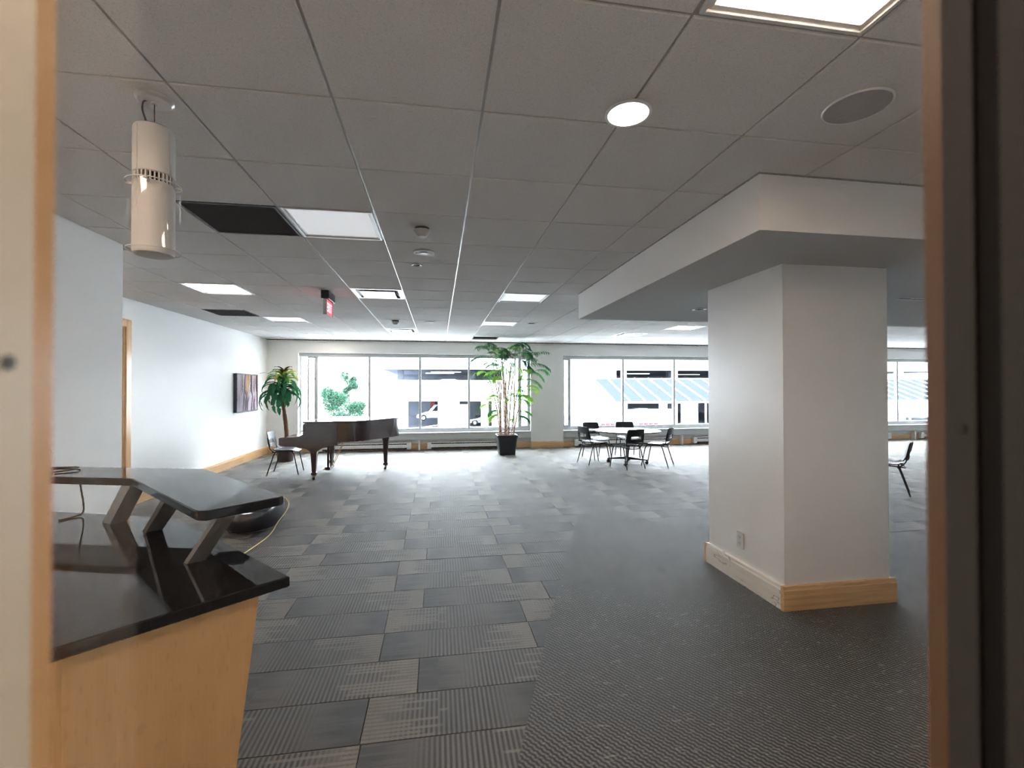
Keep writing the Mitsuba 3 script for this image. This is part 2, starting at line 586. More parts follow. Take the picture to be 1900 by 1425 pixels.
def plank_area(cell):
    x, y = (cell[3] + cell[4]) / 2, (cell[5] + cell[6]) / 2
    ok, z = in_view(x, y, 0)
    if ENTRY_POLY.buffer(-0.5).contains(Point(x, y)):
        return 0
    return (cell[4] - cell[3]) * (cell[6] - cell[5]) * ok / z ** 3


cells.sort(key=plank_area, reverse=True)
rest_m, rest_uv = [], []
for n_, cell in enumerate(cells):
    s = plank_shape(cell)
    if n_ < 290:
        if isinstance(s, dict):
            part('floor', 'carpet_tile', s, None)
        else:
            part('floor', 'carpet_tile', s[0], 'm_carpet', uv=s[1])
    else:
        if isinstance(s, dict):
            m, uv = plank_mesh()
            if cell[0] == 2:
                m = moved(m, cell[1] + PW, cell[2] + PD, 0, rz=PI)
            else:
                m = moved(m, cell[1], cell[2])
            rest_m.append(m)
            rest_uv.append(uv)
        else:
            rest_m.append(s[0])
            rest_uv.append(s[1])
part('floor', 'far_carpet_tiles', cat(rest_m), 'm_carpet', uv=np.vstack(rest_uv), kind='stuff', label='remaining carpet tiles of the same pattern')
part('floor', 'entrance_carpet', prism(ENTRY, 0.0005, 0.004), 'm_entry_carpet', label='plain dark ribbed carpet with a diagonal edge')

# ---- walls
structure('wall_left')
part('wall_left', 'surface', cat([box(XL - 0.15, 6.665, -0.05, XL, YB + 0.4, CZ + 0.1), box(XL - 0.15, NWY - 0.2, -0.05, XL, 5.70, CZ + 0.1),
                                  box(XL - 0.15, 5.70, 2.34, XL, 6.665, CZ + 0.1)]), 'm_wall')
struct('wall_near_left', box(XL - 0.15, FY - 0.1, -0.05, NWX, NWY, CZ + 0.1), 'm_wall')
struct('wall_right', box(XR, FY - 0.1, -0.05, XR + 0.15, YB + 0.4, CZ + 0.1), 'm_wall')
# front wall around the glazed door the camera looks through
DX0, DX1, DZ1 = -0.56, 0.40, 2.10
struct('wall_front', cat([box(XL - 0.15, 0.10, -0.05, DX0, FY, CZ + 0.1), box(DX1, 0.10, -0.05, XR + 0.15, FY, CZ + 0.1), box(DX0, 0.10, DZ1, DX1, FY, CZ + 0.1)]), 'm_wall')

WINS = [  # opening x0, x1, frame lines
    dict(x0=-3.303, x1=2.36, vent=(-3.12, -2.913), mull=[-2.913, -1.677, -0.451, 0.778, 2.078], ventR=(2.078, 2.33), posts=[-0.463]),
    dict(x0=3.221, x1=9.59, vent=(3.235, 3.439), mull=[3.439, 4.926, 6.409, 7.89, 9.372], ventR=(9.372, 9.57), posts=[6.56]),
    dict(x0=10.40, x1=16.77, vent=(10.42, 10.62), mull=[10.62, 12.10, 13.587, 15.07, 16.55], ventR=(16.55, 16.75), posts=[14.03]),
]
WZ0, WZ1 = 0.44, 2.395
wb = [box(XL - 0.15, YB, WZ1, XR + 0.15, YB + 0.25, CZ + 0.1)]
edges = [XL - 0.15] + [v for w in WINS for v in (w['x0'], w['x1'])] + [XR + 0.15]
for k in range(0, len(edges), 2):
    wb.append(box(edges[k], YB, -0.05, edges[k + 1], YB + 0.25, WZ1))
for w in WINS:
    wb.append(box(w['x0'], YB + 0.12, -0.1, w['x1'], YB + 0.25, WZ0))
struct('wall_back', cat(wb), 'm_wall')

# ---- windows
for wi, w in enumerate(WINS):
    W = structure(f'window_{wi + 1}')
    fy0, fy1 = YB + 0.15, YB + 0.22
    a, b = w['x0'], w['x1']
    part(W, 'sill', box(a + 0.003, YB - 0.015, WZ0 - 0.03, b - 0.003, YB + 0.16, WZ0, 0.006), 'm_sill')
    part(W, 'apron', box(a + 0.003, YB, WZ0 - 0.18, b - 0.003, YB + 0.12, WZ0 - 0.03, 0.004), 'm_apron', label='grey sill face')
    rails = [box(a, fy0 - 0.05, WZ1 - 0.085, b, fy1, WZ1, 0.004), box(a, fy0, WZ0, b, fy1, WZ0 + 0.095, 0.004),
             box(a, fy0, WZ0 + 0.095, a + 0.035, fy1, WZ1 - 0.085), box(b - 0.035, fy0, WZ0 + 0.095, b, fy1, WZ1 - 0.085)]
    part(W, 'frame', cat(rails), 'm_frame')
    for x in w['mull']:
        part(W, 'mullion', box(x - 0.024, fy0 - 0.012, WZ0 + 0.095, x + 0.024, fy1, WZ1 - 0.085, 0.004), 'm_frame')
    gz0, gz1 = WZ0 + 0.095, WZ1 - 0.085
    for x0, x1 in zip(w['mull'][:-1], w['mull'][1:]):
        part(W, 'pane', box(x0 + 0.024, fy0 + 0.034, gz0, x1 - 0.024, fy0 + 0.0345, gz1).slice_plane([0, fy0 + 0.0342, 0], [0, -1, 0]) if False else
             trimesh.Trimesh([[x0 + 0.024, fy0 + 0.034, gz0], [x1 - 0.024, fy0 + 0.034, gz0], [x1 - 0.024, fy0 + 0.034, gz1], [x0 + 0.024, fy0 + 0.034, gz1]], [[0, 1, 2], [0, 2, 3]], process=False), 'm_glass')
    for side, (x0, x1) in (('L', w['vent']), ('R', w['ventR'])):
        xa, xb = (max(x0, a + 0.035), x1 - 0.024) if side == 'L' else (x0 + 0.024, min(x1, b - 0.035))
        s = 0.028
        sash = [box(xa, fy0 - 0.02, gz0, xa + s, fy1 - 0.02, gz1, 0.003), box(xb - s, fy0 - 0.02, gz0, xb, fy1 - 0.02, gz1, 0.003),
                box(xa + s, fy0 - 0.02, gz0, xb - s, fy1 - 0.02, gz0 + s, 0.003), box(xa + s, fy0 - 0.02, gz1 - s, xb - s, fy1 - 0.02, gz1, 0.003)]
        v = part(W, 'vent', cat(sash), 'm_frame', label='narrow opening casement')
        part(v, 'pane', trimesh.Trimesh([[xa + s, fy0 + 0.03, gz0 + s], [xb - s, fy0 + 0.03, gz0 + s], [xb - s, fy0 + 0.03, gz1 - s], [xa + s, fy0 + 0.03, gz1 - s]], [[0, 1, 2], [0, 2, 3]], process=False), 'm_glass')
        hx = xb - s / 2 if side == 'L' else xa + s / 2
        part(v, 'handle', cat([box(hx - 0.009, fy0 - 0.045, gz0 + 0.16, hx + 0.009, fy0 - 0.021, gz0 + 0.30, 0.004)]), 'm_dark_metal')
        part(v, 'latch', box(hx - 0.008, fy0 - 0.038, gz0 + 1.22, hx + 0.008, fy0 - 0.021, gz0 + 1.27, 0.003), 'm_dark_metal')
    for k, x in enumerate(w['posts']):
        part(W, 'sill_bracket', box(x - 0.022, YB - 0.004, 0.001, x + 0.022, YB + 0.118, WZ0 - 0.185, 0.003), 'm_white_metal')

# ---- baseboards
def base_profile(h=0.172, t=0.03):
    return [(0, 0), (t - 0.004, 0), (t - 0.004, 0.02), (t, 0.022), (t, h - 0.03), (t - 0.006, h - 0.024), (t - 0.008, h - 0.006), (t - 0.014, h), (0, h)]


def baseboard(p0, p1, normal, h=0.172, t=0.03):
    """along p0 -> p1 against a wall, standing out along normal."""
    p0, p1, n = np.array(p0, float), np.array(p1, float), np.array(normal, float)
    pro = base_profile(h, t)
    k = len(pro)
    v = []
    for q in (p0, p1):
        for (o, z) in pro:
            v.append((q[0] + n[0] * o, q[1] + n[1] * o, z))
    f = []
    for i in range(k):
        j = (i + 1) % k
        f += [(i, j, k + j), (i, k + j, k + i)]
    cap = [(0, i, i + 1) for i in range(1, k - 1)]
    f += [c[::-1] for c in cap] + [tuple(k + q for q in c) for c in cap]
    m = trimesh.Trimesh(np.array(v), np.array(f), process=False)
    if m.volume < 0:
        m.invert()
    return m


struct('baseboard_left', cat([baseboard((XL, 6.80), (XL, YB - 0.03), (1, 0)), baseboard((XL, NWY), (XL, 5.60), (1, 0))]), 'm_maple_y')
struct('baseboard_near_left', cat([baseboard((NWX, 2.0), (NWX, NWY), (1, 0)), baseboard((XL + 0.03, NWY), (NWX + 0.03, NWY), (0, 1))]), 'm_maple_y')
bb = []
for k in range(0, len(edges), 2):
    bb.append(baseboard((max(edges[k], XL), YB), (min(edges[k + 1], XR), YB), (0, -1)))
for w in WINS:
    bb.append(baseboard((w['x0'] + 0.001, YB + 0.12), (w['x1'] - 0.001, YB + 0.12), (0, -1), h=0.16, t=0.02))
struct('baseboard_back', cat(bb), 'm_maple_x')

# ---- column
PX0, PX1, PY0, PY1 = 2.362, 3.207, 2.857, 3.752
struct('wall_column', box(PX0, PY0, 0, PX1, PY1, SOFZ), 'm_column_paint', 'square painted column under the ceiling soffit')
t_ = 0.03
BC = structure('baseboard_column')
part(BC, 'front_board', baseboard((PX0 - t_, PY0), (PX1 + t_, PY0), (0, -1)), 'm_maple_x')
part(BC, 'rear_board', baseboard((PX0 - t_, PY1), (PX1 + t_, PY1), (0, 1)), 'm_maple_x')
part(BC, 'left_board', baseboard((PX0, PY0), (PX0, PY1), (-1, 0)), 'm_pale_board', label='pale whitish board with brown streaks')
part(BC, 'right_board', baseboard((PX1, PY0), (PX1, PY1), (1, 0)), 'm_maple_y')

struct('trim_1', cat([box(XL, YB - 0.016, CZ - 0.014, XR, YB - 0.0005, CZ + 0.004), box(XL, YB - 0.022, CZ - 0.001, XR, YB - 0.016, CZ + 0.004)]), 'm_dark_metal', 'dark strip painted as the shadow line where the back wall meets the ceiling')  # dark strip drawn in for the shadow line at the wall head
struct('trim_2', cat([box(SOFX - 0.010, SOFY0 - 0.010, CZ - 0.006, SOFX - 0.0003, SOFY1, CZ + 0.004), box(SOFX - 0.010, SOFY0 - 0.010, CZ - 0.006, XR, SOFY0 - 0.0003, CZ + 0.004)]), 'm_grey_metal', 'grey strip painted as the shadow line where the soffit meets the ceiling')  # grey strip drawn in for the shadow line along the soffit top

# ---- door in the left wall
D2 = structure('door_2', 'maple door frame in the far part of the left wall')
part(D2, 'casing', cat([box(XL, 6.665, 0.0, XL + 0.022, 6.765, 2.44, 0.004), box(XL, 5.60, 0.0, XL + 0.022, 5.70, 2.44, 0.004), box(XL, 5.70, 2.34, XL + 0.022, 6.665, 2.44, 0.004)]), 'm_maple_z')
part(D2, 'jamb', cat([box(XL - 0.149, 6.640, 0.0, XL, 6.665, 2.34), box(XL - 0.149, 5.70, 0.0, XL, 5.725, 2.34), box(XL - 0.149, 5.725, 2.315, XL, 6.640, 2.34)]), 'm_maple_z')
lf = part(D2, 'leaf', box(XL - 0.10, 5.728, 0.005, XL - 0.055, 6.637, 2.312, 0.003), 'm_maple_z')
part(D2, 'handle', cat([tube([(XL - 0.055, 5.80, 1.0), (XL - 0.0, 5.80, 1.0), (XL, 5.91, 1.0)], 0.009)]), 'm_chrome', smooth=40)

# ---- ceiling
structure('ceiling', 'suspended ceiling of square mineral tiles')
part('ceiling', 'deck', box(XL - 0.15, FY - 0.1, CZ + 0.06, XR + 0.15, YB + 0.25, CZ + 0.16), 'm_slab')
diffuse('m_soffit_shade', (0.46, 0.455, 0.445))  # soffit paint made greyer, shade of the underside put into the colour
g = 0.0055
HT = TG - 2 * g


def tile_mesh(w, d):
    b = 0.0035
    z = CZ
    v = np.array([[0, 0, z + 0.016], [w, 0, z + 0.016], [w, d, z + 0.016], [0, d, z + 0.016], [0, 0, z + b], [w, 0, z + b], [w, d, z + b], [0, d, z + b],
                  [b, b, z], [w - b, b, z], [w - b, d - b, z], [b, d - b, z]])
    f = []
    for o in (0, 4):
        for i in range(4):
            j = (i + 1) % 4
            f += [(o + i, o + 4 + i, o + 4 + j), (o + i, o + 4 + j, o + j)]
    f += [(8, 11, 10), (8, 10, 9), (0, 1, 2), (0, 2, 3)]
    return trimesh.Trimesh(v, np.array(f), process=False)


TILE = mikit.ply(tile_mesh(HT, HT), 'm_ceiling_tile')
FIX = {}   # (i, j) -> kind of fixture in that cell
for ij, k in {(3, -2): 'big', (-1, -2): 'big', (0, 2): 'dim_a', (-1, 2): 'grille_a', (-3, 6): 'lit_a', (3, 6): 'dim_b', (0, 6): 'diff_a', (-3, 10): 'dim_d', (-4, 9): 'grille_b',
              (3, 10): 'dim_c', (9, 10): 'lit_b', (0, 12): 'diff_b', (8, 12): 'diff_c', (-3, 14): 'lit_c', (9, -2): 'lit_d', (15, 10): 'lit_e', (3, 14): 'lit_f'}.items():
    FIX[ij] = k
tcells = []
ni0, ni1 = math.floor((XL - GX) / TG), math.floor((XR - GX) / TG)
nj0, nj1 = math.floor((FY - GY) / TG), math.floor((YB - GY) / TG)
for j in range(nj0, nj1 + 1):
    for i in range(ni0, ni1 + 1):
        if (i, j) in FIX:
            continue
        xa, xb = max(GX + i * TG, XL), min(GX + (i + 1) * TG, XR)
        ya, yb = max(GY + j * TG, FY), min(GY + (j + 1) * TG, YB)
        if ya < NWY - 0.01 and xa < NWX:
            xa = NWX
            if yb > NWY:
                yb2 = yb
        if xb - xa < 0.03 or yb - ya < 0.03:
            continue
        # the soffit takes the cells above it
        if ya >= SOFY0 - 0.001 and yb <= SOFY1 + 0.001 and xa >= SOFX - 0.001:
            continue
        if xb > SOFX and ya < SOFY1 and yb > SOFY0:
            if xa < SOFX - 0.02 and xb > SOFX + 0.02 and ya >= SOFY0 - 0.3:
                pass
        tcells.append((xa, xb, ya, yb))


def tile_area(c):
    x, y = (c[0] + c[1]) / 2, (c[2] + c[3]) / 2
    ok, z = in_view(x, y, CZ)
    if x > SOFX + 0.3 and y > SOFY0 and y < 9 and x / y > 0.30 and y > 5.6 and x > 2.6 and y < 7.2:
        ok = 0.4 * ok
    return (c[1] - c[0]) * (c[3] - c[2]) * ok / z ** 3


tcells.sort(key=tile_area, reverse=True)
rest = []
for n_, (xa, xb, ya, yb) in enumerate(tcells):
    full = xb - xa > TG - 1e-6 and yb - ya > TG - 1e-6
    if n_ < 285:
        if full:
            part('ceiling', 'tile', placed(TILE, T4().translate([xa + g, ya + g, 0])), None)
        else:
            m = tile_mesh(xb - xa - 2 * g, yb - ya - 2 * g)
            m.apply_translation((xa + g, ya + g, 0))
            part('ceiling', 'tile', m, 'm_ceiling_tile')
    else:
        m = tile_mesh(xb - xa - 2 * g, yb - ya - 2 * g)
        m.apply_translation((xa + g, ya + g, 0))
        rest.append(m)
part('ceiling', 'far_tiles', cat(rest), 'm_ceiling_tile', kind='stuff', label='remaining ceiling tiles')
BZ = CZ + 0.008
for i in range(ni0 + 1, ni1 + 1):
    x = GX + i * TG
    y0 = FY if x > NWX else NWY
    part('ceiling', 'main_bar', box(x - 0.012, y0, BZ, x + 0.012, YB, BZ + 0.03), 'm_grid_bar')
for j in range(nj0 + 1, nj1 + 1):
    y = GY + j * TG
    x0 = XL if y > NWY else NWX
    part('ceiling', 'cross_bar', box(x0, y - 0.012, BZ + 0.0005, XR, y + 0.012, BZ + 0.03), 'm_grid_bar')
part('ceiling', 'soffit_underside', box(SOFX + 0.001, SOFY0 + 0.001, SOFZ, XR - 0.005, SOFY1 - 0.001, SOFZ + 0.006), 'm_soffit_shade', label='underside of the soffit, greyed to hold its shade')
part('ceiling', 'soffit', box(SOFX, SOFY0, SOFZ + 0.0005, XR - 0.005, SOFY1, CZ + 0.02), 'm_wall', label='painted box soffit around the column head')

# ---- corridor behind the camera (the side the photograph is taken from)
CX0, CX1, CY0 = -1.6, 2.0, -2.4
struct('wall_corridor_left', box(CX0 - 0.1, CY0, -0.05, CX0, 0.10, 2.6), 'm_corridor_dark')
struct('wall_corridor_right', box(CX1, CY0, -0.05, CX1 + 0.1, 0.10, 2.6), 'm_corridor_dark')
struct('wall_corridor_rear', box(CX0, CY0 - 0.1, -0.05, CX1, CY0, 2.6), 'm_corridor_dark')
struct('ceiling_corridor', box(CX0, CY0, 2.5, CX1, 0.10, 2.6), 'm_corridor_dark')

# ---- the door the camera looks through: leaf with a tall narrow glazed opening
LX0, LX1, LZ0, LZ1 = -0.0952, 0.1632, 1.05, 1.98
D1 = structure('door_1', 'door leaf with a narrow glazed opening the room is seen through')


def stile(side, off, w, ya, yb):
    x = LX0 - off if side < 0 else LX1 + off
    return box(min(x, x + side * w), ya, LZ0 - 0.01, max(x, x + side * w), yb, LZ1 + 0.01)


def rails_xz(w, ya, yb):
    return cat([box(LX0, ya, LZ0 - w, LX1, yb, LZ0), box(LX0, ya, LZ1, LX1, yb, LZ1 + w)])


pr('m_shaded_bead', (0.25, 0.145, 0.08), 0.4)  # right bead browned, the shade on that side put into its colour
pr('m_shaded_frame', (0.10, 0.097, 0.09), 0.55, specular=0.2)  # grey metal of the right frame, darkened further to hold shade
lf = part(D1, 'leaf', cat([box(DX0 + 0.0005, 0.1000, 0.0006, LX0 - 0.012, 0.1320, DZ1 - 0.0005), box(LX1 + 0.012, 0.1000, 0.0006, DX1 - 0.0005, 0.1320, DZ1 - 0.0005),
                           box(LX0 - 0.012, 0.1000, 0.0006, LX1 + 0.012, 0.1320, LZ0 - 0.012), box(LX0 - 0.012, 0.1000, LZ1 + 0.012, LX1 + 0.012, 0.1320, DZ1 - 0.0005)]), 'm_jamb_paint')
part(lf, 'glazing_bead', stile(-1, 0, 0.012, 0.1262, 0.1320), 'm_maple_z', label='light wood bead')
part(lf, 'glazing_bead', stile(1, 0, 0.012, 0.1262, 0.1320), 'm_shaded_bead', label='wood bead with shade put into its brown colour')
part(lf, 'glazing_bead', rails_xz(0.012, 0.1262, 0.1320), 'm_maple_x')
part(lf, 'frame', stile(-1, 0, 0.012, 0.1000, 0.1262), 'm_jamb_paint', label='cream painted frame edge')
part(lf, 'frame', stile(1, 0, 0.012, 0.1172, 0.1262), 'm_shaded_frame', label='grey metal frame edge darkened to hold shade')
part(lf, 'gasket', stile(1, 0.001, 0.010, 0.1105, 0.1172), 'm_dark_gap', label='black rubber gasket')
part(lf, 'frame', stile(1, 0, 0.012, 0.1000, 0.1105), 'm_shaded_frame')
for zz in (1.29, 1.542, 1.80):
    part(lf, 'screw', moved(trimesh.creation.cylinder(0.0016, 0.0008, sections=12), LX0 + 0.0002, 0.1195, zz, ry=PI / 2), 'm_dark_metal')
for zz in (1.29, 1.523, 1.80):
    part(lf, 'screw', moved(trimesh.creation.cylinder(0.0016, 0.0008, sections=12), LX1 - 0.0002, 0.1215, zz, ry=PI / 2), 'm_dark_metal')
part(lf, 'pane', trimesh.Trimesh([[LX0 - 0.008, 0.1325, LZ0 - 0.008], [LX1 + 0.008, 0.1325, LZ0 - 0.008], [LX1 + 0.008, 0.1325, LZ1 + 0.008], [LX0 - 0.008, 0.1325, LZ1 + 0.008]], [[0, 1, 2], [0, 2, 3]], process=False), 'm_glass')
k_ = thing('corridor_light', 'round ceiling light in the corridor on the near side of the glazed door', 'ceiling light')
scene[k_] = mikit.ply(disc(0.22, 1.0, -0.55, 2.49), 'm_lamp_body')
scene[k_]['emitter'] = emit((1.0, 0.84, 0.62), 14.0)

# ================================================================ CEILING FIXTURES
def cell(i, j):
    return GX + i * TG, GY + j * TG, GX + (i + 1) * TG, GY + (j + 1) * TG


def frame_xy(x0, y0, x1, y1, w, z0, z1, b=0.0):
    return cat([box(x0, y0, z0, x0 + w, y1, z1, b), box(x1 - w, y0, z0, x1, y1, z1, b), box(x0 + w, y0, z0, x1 - w, y0 + w, z1, b), box(x0 + w, y1 - w, z0, x1 - w, y1, z1, b)])


def quad_down(x0, y0, x1, y1, z):
    return trimesh.Trimesh([[x0, y0, z], [x1, y0, z], [x1, y1, z], [x0, y1, z]], [[0, 2, 1], [0, 3, 2]], process=False)


def panel_light(i, j, power, tint, label, group=None, steps=2):
    x0, y0, x1, y1 = cell(i, j)
    t = thing('ceiling_light', label, 'ceiling light', group)
    e = 0.012
    part(t, 'frame', cat([frame_xy(x0 + e, y0 + e, x1 - e, y1 - e, 0.016, CZ - 0.004, CZ + 0.02, 0.002),
                          frame_xy(x0 + e + 0.016, y0 + e + 0.016, x1 - e - 0.016, y1 - e - 0.016, 0.018, CZ + 0.004, CZ + 0.022, 0.002)]), 'm_white_metal')
    q = e + 0.034
    k = part(t, 'diffuser', quad_down(x0 + q, y0 + q, x1 - q, y1 - q, CZ + 0.010), 'm_lamp_body')
    scene[k]['emitter'] = emit(tint, power)
    part(t, 'housing', box(x0 + 0.03, y0 + 0.03, CZ + 0.023, x1 - 0.03, y1 - 0.03, CZ + 0.055), 'm_white_metal')
    return t


def grille(i, j, label):
    x0, y0, x1, y1 = cell(i, j)
    t = thing('return_air_grille', label, 'air vent')
    e = 0.010
    part(t, 'frame', frame_xy(x0 + e, y0 + e, x1 - e, y1 - e, 0.012, CZ - 0.001, CZ + 0.015), 'm_dark_metal')
    part(t, 'core', box(x0 + 0.022, y0 + 0.022, CZ + 0.004, x1 - 0.022, y1 - 0.022, CZ + 0.02), 'm_grille')


def diffuser(i, j, label):
    x0, y0, x1, y1 = cell(i, j)
    cx, cy = (x0 + x1) / 2, (y0 + y1) / 2
    t = thing('air_diffuser', label, 'air vent')
    part(t, 'frame', frame_xy(x0 + 0.01, y0 + 0.01, x1 - 0.01, y1 - 0.01, 0.05, CZ - 0.003, CZ + 0.012, 0.002), 'm_white_metal')
    n = []
    for (a, za), (b, zb) in (((0.245, CZ + 0.004), (0.17, CZ + 0.05)),):
        A = [(cx - a, cy - a, za), (cx + a, cy - a, za), (cx + a, cy + a, za), (cx - a, cy + a, za)]
        B = [(cx - b, cy - b, zb), (cx + b, cy - b, zb), (cx + b, cy + b, zb), (cx - b, cy + b, zb)]
        f = []
        for q in range(4):
            r = (q + 1) % 4
            f += [(q, r, 4 + r), (q, 4 + r, 4 + q)]
        n.append(trimesh.Trimesh(np.array(A + B), np.array(f), process=False))
    part(t, 'neck', cat(n), 'm_dark_metal')
    part(t, 'face_plate', box(cx - 0.205, cy - 0.205, CZ - 0.012, cx + 0.205, cy + 0.205, CZ - 0.004, 0.003), 'm_white_metal')
    for sx in (-1, 1):
        for s2 in (-1, 1):
            part(t, 'hanger', box(cx + sx * 0.16 - 0.006, cy + s2 * 0.16 - 0.006, CZ - 0.004, cx + sx * 0.16 + 0.006, cy + s2 * 0.16 + 0.006, CZ + 0.048), 'm_white_metal')


WHITE, COOL, WARM = (1.0, 0.95, 0.90), (0.92, 0.97, 1.0), (1.0, 0.86, 0.70)
panel_light(3, -2, LAMP, (1.0, 0.73, 0.52), 'large bright square panel light nearest the viewer, above the column corner')
panel_light(0, 2, 0.24, (0.92, 0.96, 1.0), 'unlit pale square light panel with a faint glow added for daylight on its lens, right beside the dark return air grille')  # panel is off; weak emitter stands in for daylight on the lens
panel_light(-3, 6, LAMP, (1.0, 0.94, 0.90), 'brightly lit square panel light over the left wall, left of the exit sign')
panel_light(3, 6, 0.36, COOL, 'pale dimly lit square light panel nearest the soffit, in line with the exit sign')
panel_light(3, 10, 0.42, COOL, 'pale dimly lit light panel farther back, above the tall palm plant')
panel_light(-3, 10, 0.6, COOL, 'softly lit square light panel right of the smaller grey grille by the left wall')
panel_light(9, 10, LAMP * 0.8, (1.0, 0.96, 0.92), 'lit square panel light in the far ceiling just left of the column')
panel_light(-3, 14, LAMP, (1.0, 0.90, 0.78), 'lit panel light against the window wall above the left window corner')
panel_light(9, 14, LAMP, (1.0, 0.92, 0.80), 'lit panel light against the window wall above the round table')
panel_light(15, 10, LAMP, COOL, 'lit square panel light in the far ceiling right of the column')
panel_light(-1, -2, LAMP, (1.0, 0.73, 0.52), 'added unseen square panel light over the front of the reception counter')  # unseen lamp added to brighten the counter front
grille(-1, 2, 'large dark square return air grille behind the hanging white cylinder')
grille(-4, 9, 'smaller grey square grille in the far ceiling by the left wall')
diffuser(0, 6, 'white square air diffuser with a floating face plate, right of the exit sign')
diffuser(0, 12, 'white square air diffuser farthest back, above the first window')
diffuser(8, 12, 'white square air diffuser in the far ceiling above the round table')

# round downlight
t = thing('downlight', 'round lit recessed downlight glowing warm white on a ceiling grid crossing', 'ceiling light')
dx, dy = 0.803, 1.857
part(t, 'trim', lathe([(0.086, -0.004), (0.098, -0.004), (0.099, 0.0), (0.098, 0.004), (0.086, 0.004), (0.086, -0.004)], dx, dy, CZ - 0.003, 48), 'm_white_metal', smooth=40)
k = part(t, 'lens', disc(0.086, dx, dy, CZ - 0.002, 48), 'm_lamp_body')
scene[k]['emitter'] = emit((1.0, 0.80, 0.56), 12.0)
part(t, 'can', trimesh.creation.cylinder(0.085, 0.05, sections=32).apply_translation((dx, dy, CZ + 0.03)), 'm_white_metal', smooth=40)

# ceiling speaker
t = thing('ceiling_speaker', 'large round grey ceiling speaker grille near the bright panel light', 'speaker')
sx_, sy_ = 1.731, 1.664
part(t, 'grille', cat([disc(0.118, sx_, sy_, CZ - 0.004, 48), ]), 'm_speaker')
part(t, 'rim', lathe([(0.118, -0.005), (0.123, -0.006), (0.126, -0.001), (0.126, 0.003), (0.118, 0.003), (0.118, -0.005)], sx_, sy_, CZ, 48), 'm_white_metal', smooth=40)

# small round things of the ceiling


def smoke(x, y, label, s=1.0):
    t = thing('smoke_detector', label, 'smoke detector')
    part(t, 'base', lathe([(0, 0), (0.052 * s, 0), (0.052 * s, -0.014 * s), (0, -0.014 * s)], x, y, CZ, 28), 'm_dark_metal', smooth=35)
    part(t, 'chamber', lathe([(0, -0.0145 * s), (0.048 * s, -0.0145 * s), (0.036 * s, -0.034 * s), (0, -0.034 * s)], x, y, CZ, 28), 'm_black_plastic', smooth=35)
    part(t, 'cap', lathe([(0.060 * s, -0.018 * s), (0.062 * s, -0.022 * s), (0.030 * s, -0.066 * s), (0, -0.068 * s), (0, -0.062 * s), (0.028 * s, -0.060 * s), (0.056 * s, -0.018 * s), (0.060 * s, -0.018 * s)], x, y, CZ, 28), 'm_white_plastic', smooth=35)


smoke(-0.117, 3.43, 'white smoke detector nearer the viewer, in front of the white ceiling disc')
smoke(-0.729, 8.18, 'small white smoke detector farther back, in front of the far air diffuser', 1.1)


def flat_disc(x, y, r, label):
    t = thing('round_ceiling_vent', label, 'air vent')
    part(t, 'plate', lathe([(0, -0.012), (r * 0.42, -0.012), (r * 0.55, -0.008), (r * 0.93, -0.010), (r, -0.004), (r, 0.0), (0, 0.0)], x, y, CZ, 36), 'm_white_plastic', smooth=25)
    part(t, 'centre', lathe([(0, -0.016), (r * 0.36, -0.016), (r * 0.40, -0.0125), (0, -0.0125)], x, y, CZ, 28), 'm_frame', smooth=25)
    for a in (0, PI):
        part(t, 'screw', trimesh.creation.cylinder(0.004, 0.004, sections=10).apply_translation((x + 0.7 * r * math.cos(a), y + 0.7 * r * math.sin(a), CZ - 0.012)), 'm_dark_metal')


flat_disc(-0.123, 4.035, 0.092, 'white round disc plate on the ceiling behind the nearer smoke detector')
flat_disc(-0.143, 8.23, 0.085, 'white round disc plate farther back in the middle ceiling row')


def ring(x, y, z, r, label):
    t = thing('recessed_spotlight', label, 'ceiling light')
    part(t, 'trim', lathe([(r * 0.62, -0.002), (r, -0.006), (r * 1.02, 0), (r * 0.62, 0), (r * 0.62, -0.002)], x, y, z, 28), 'm_grey_metal' if r < 0.06 else 'm_frame', smooth=30)
    part(t, 'opening', disc(r * 0.62, x, y, z - 0.0012, 24), 'm_dark_gap')


ring(-0.202, 4.463, CZ, 0.050, 'small dark recessed ring in the ceiling behind the white disc')
ring(1.673, 8.18, CZ, 0.085, 'dark round ring in the far ceiling right of the tall palm')
ring(2.83, 4.66, SOFZ, 0.075, 'white recessed ring with a dark centre in the soffit underside left of the column')
t = thing('slot_diffuser', 'thin dark linear slot in the soffit underside right of the column', 'air vent')
part(t, 'slot', box(4.42, 3.775, SOFZ - 0.0015, 6.4, 3.815, SOFZ - 0.0002), 'm_dark_gap')
part(t, 'edge', cat([box(4.40, 3.762, SOFZ - 0.004, 6.42, 3.775, SOFZ - 0.0003), box(4.40, 3.815, SOFZ - 0.004, 6.42, 3.828, SOFZ - 0.0003)]), 'm_frame')

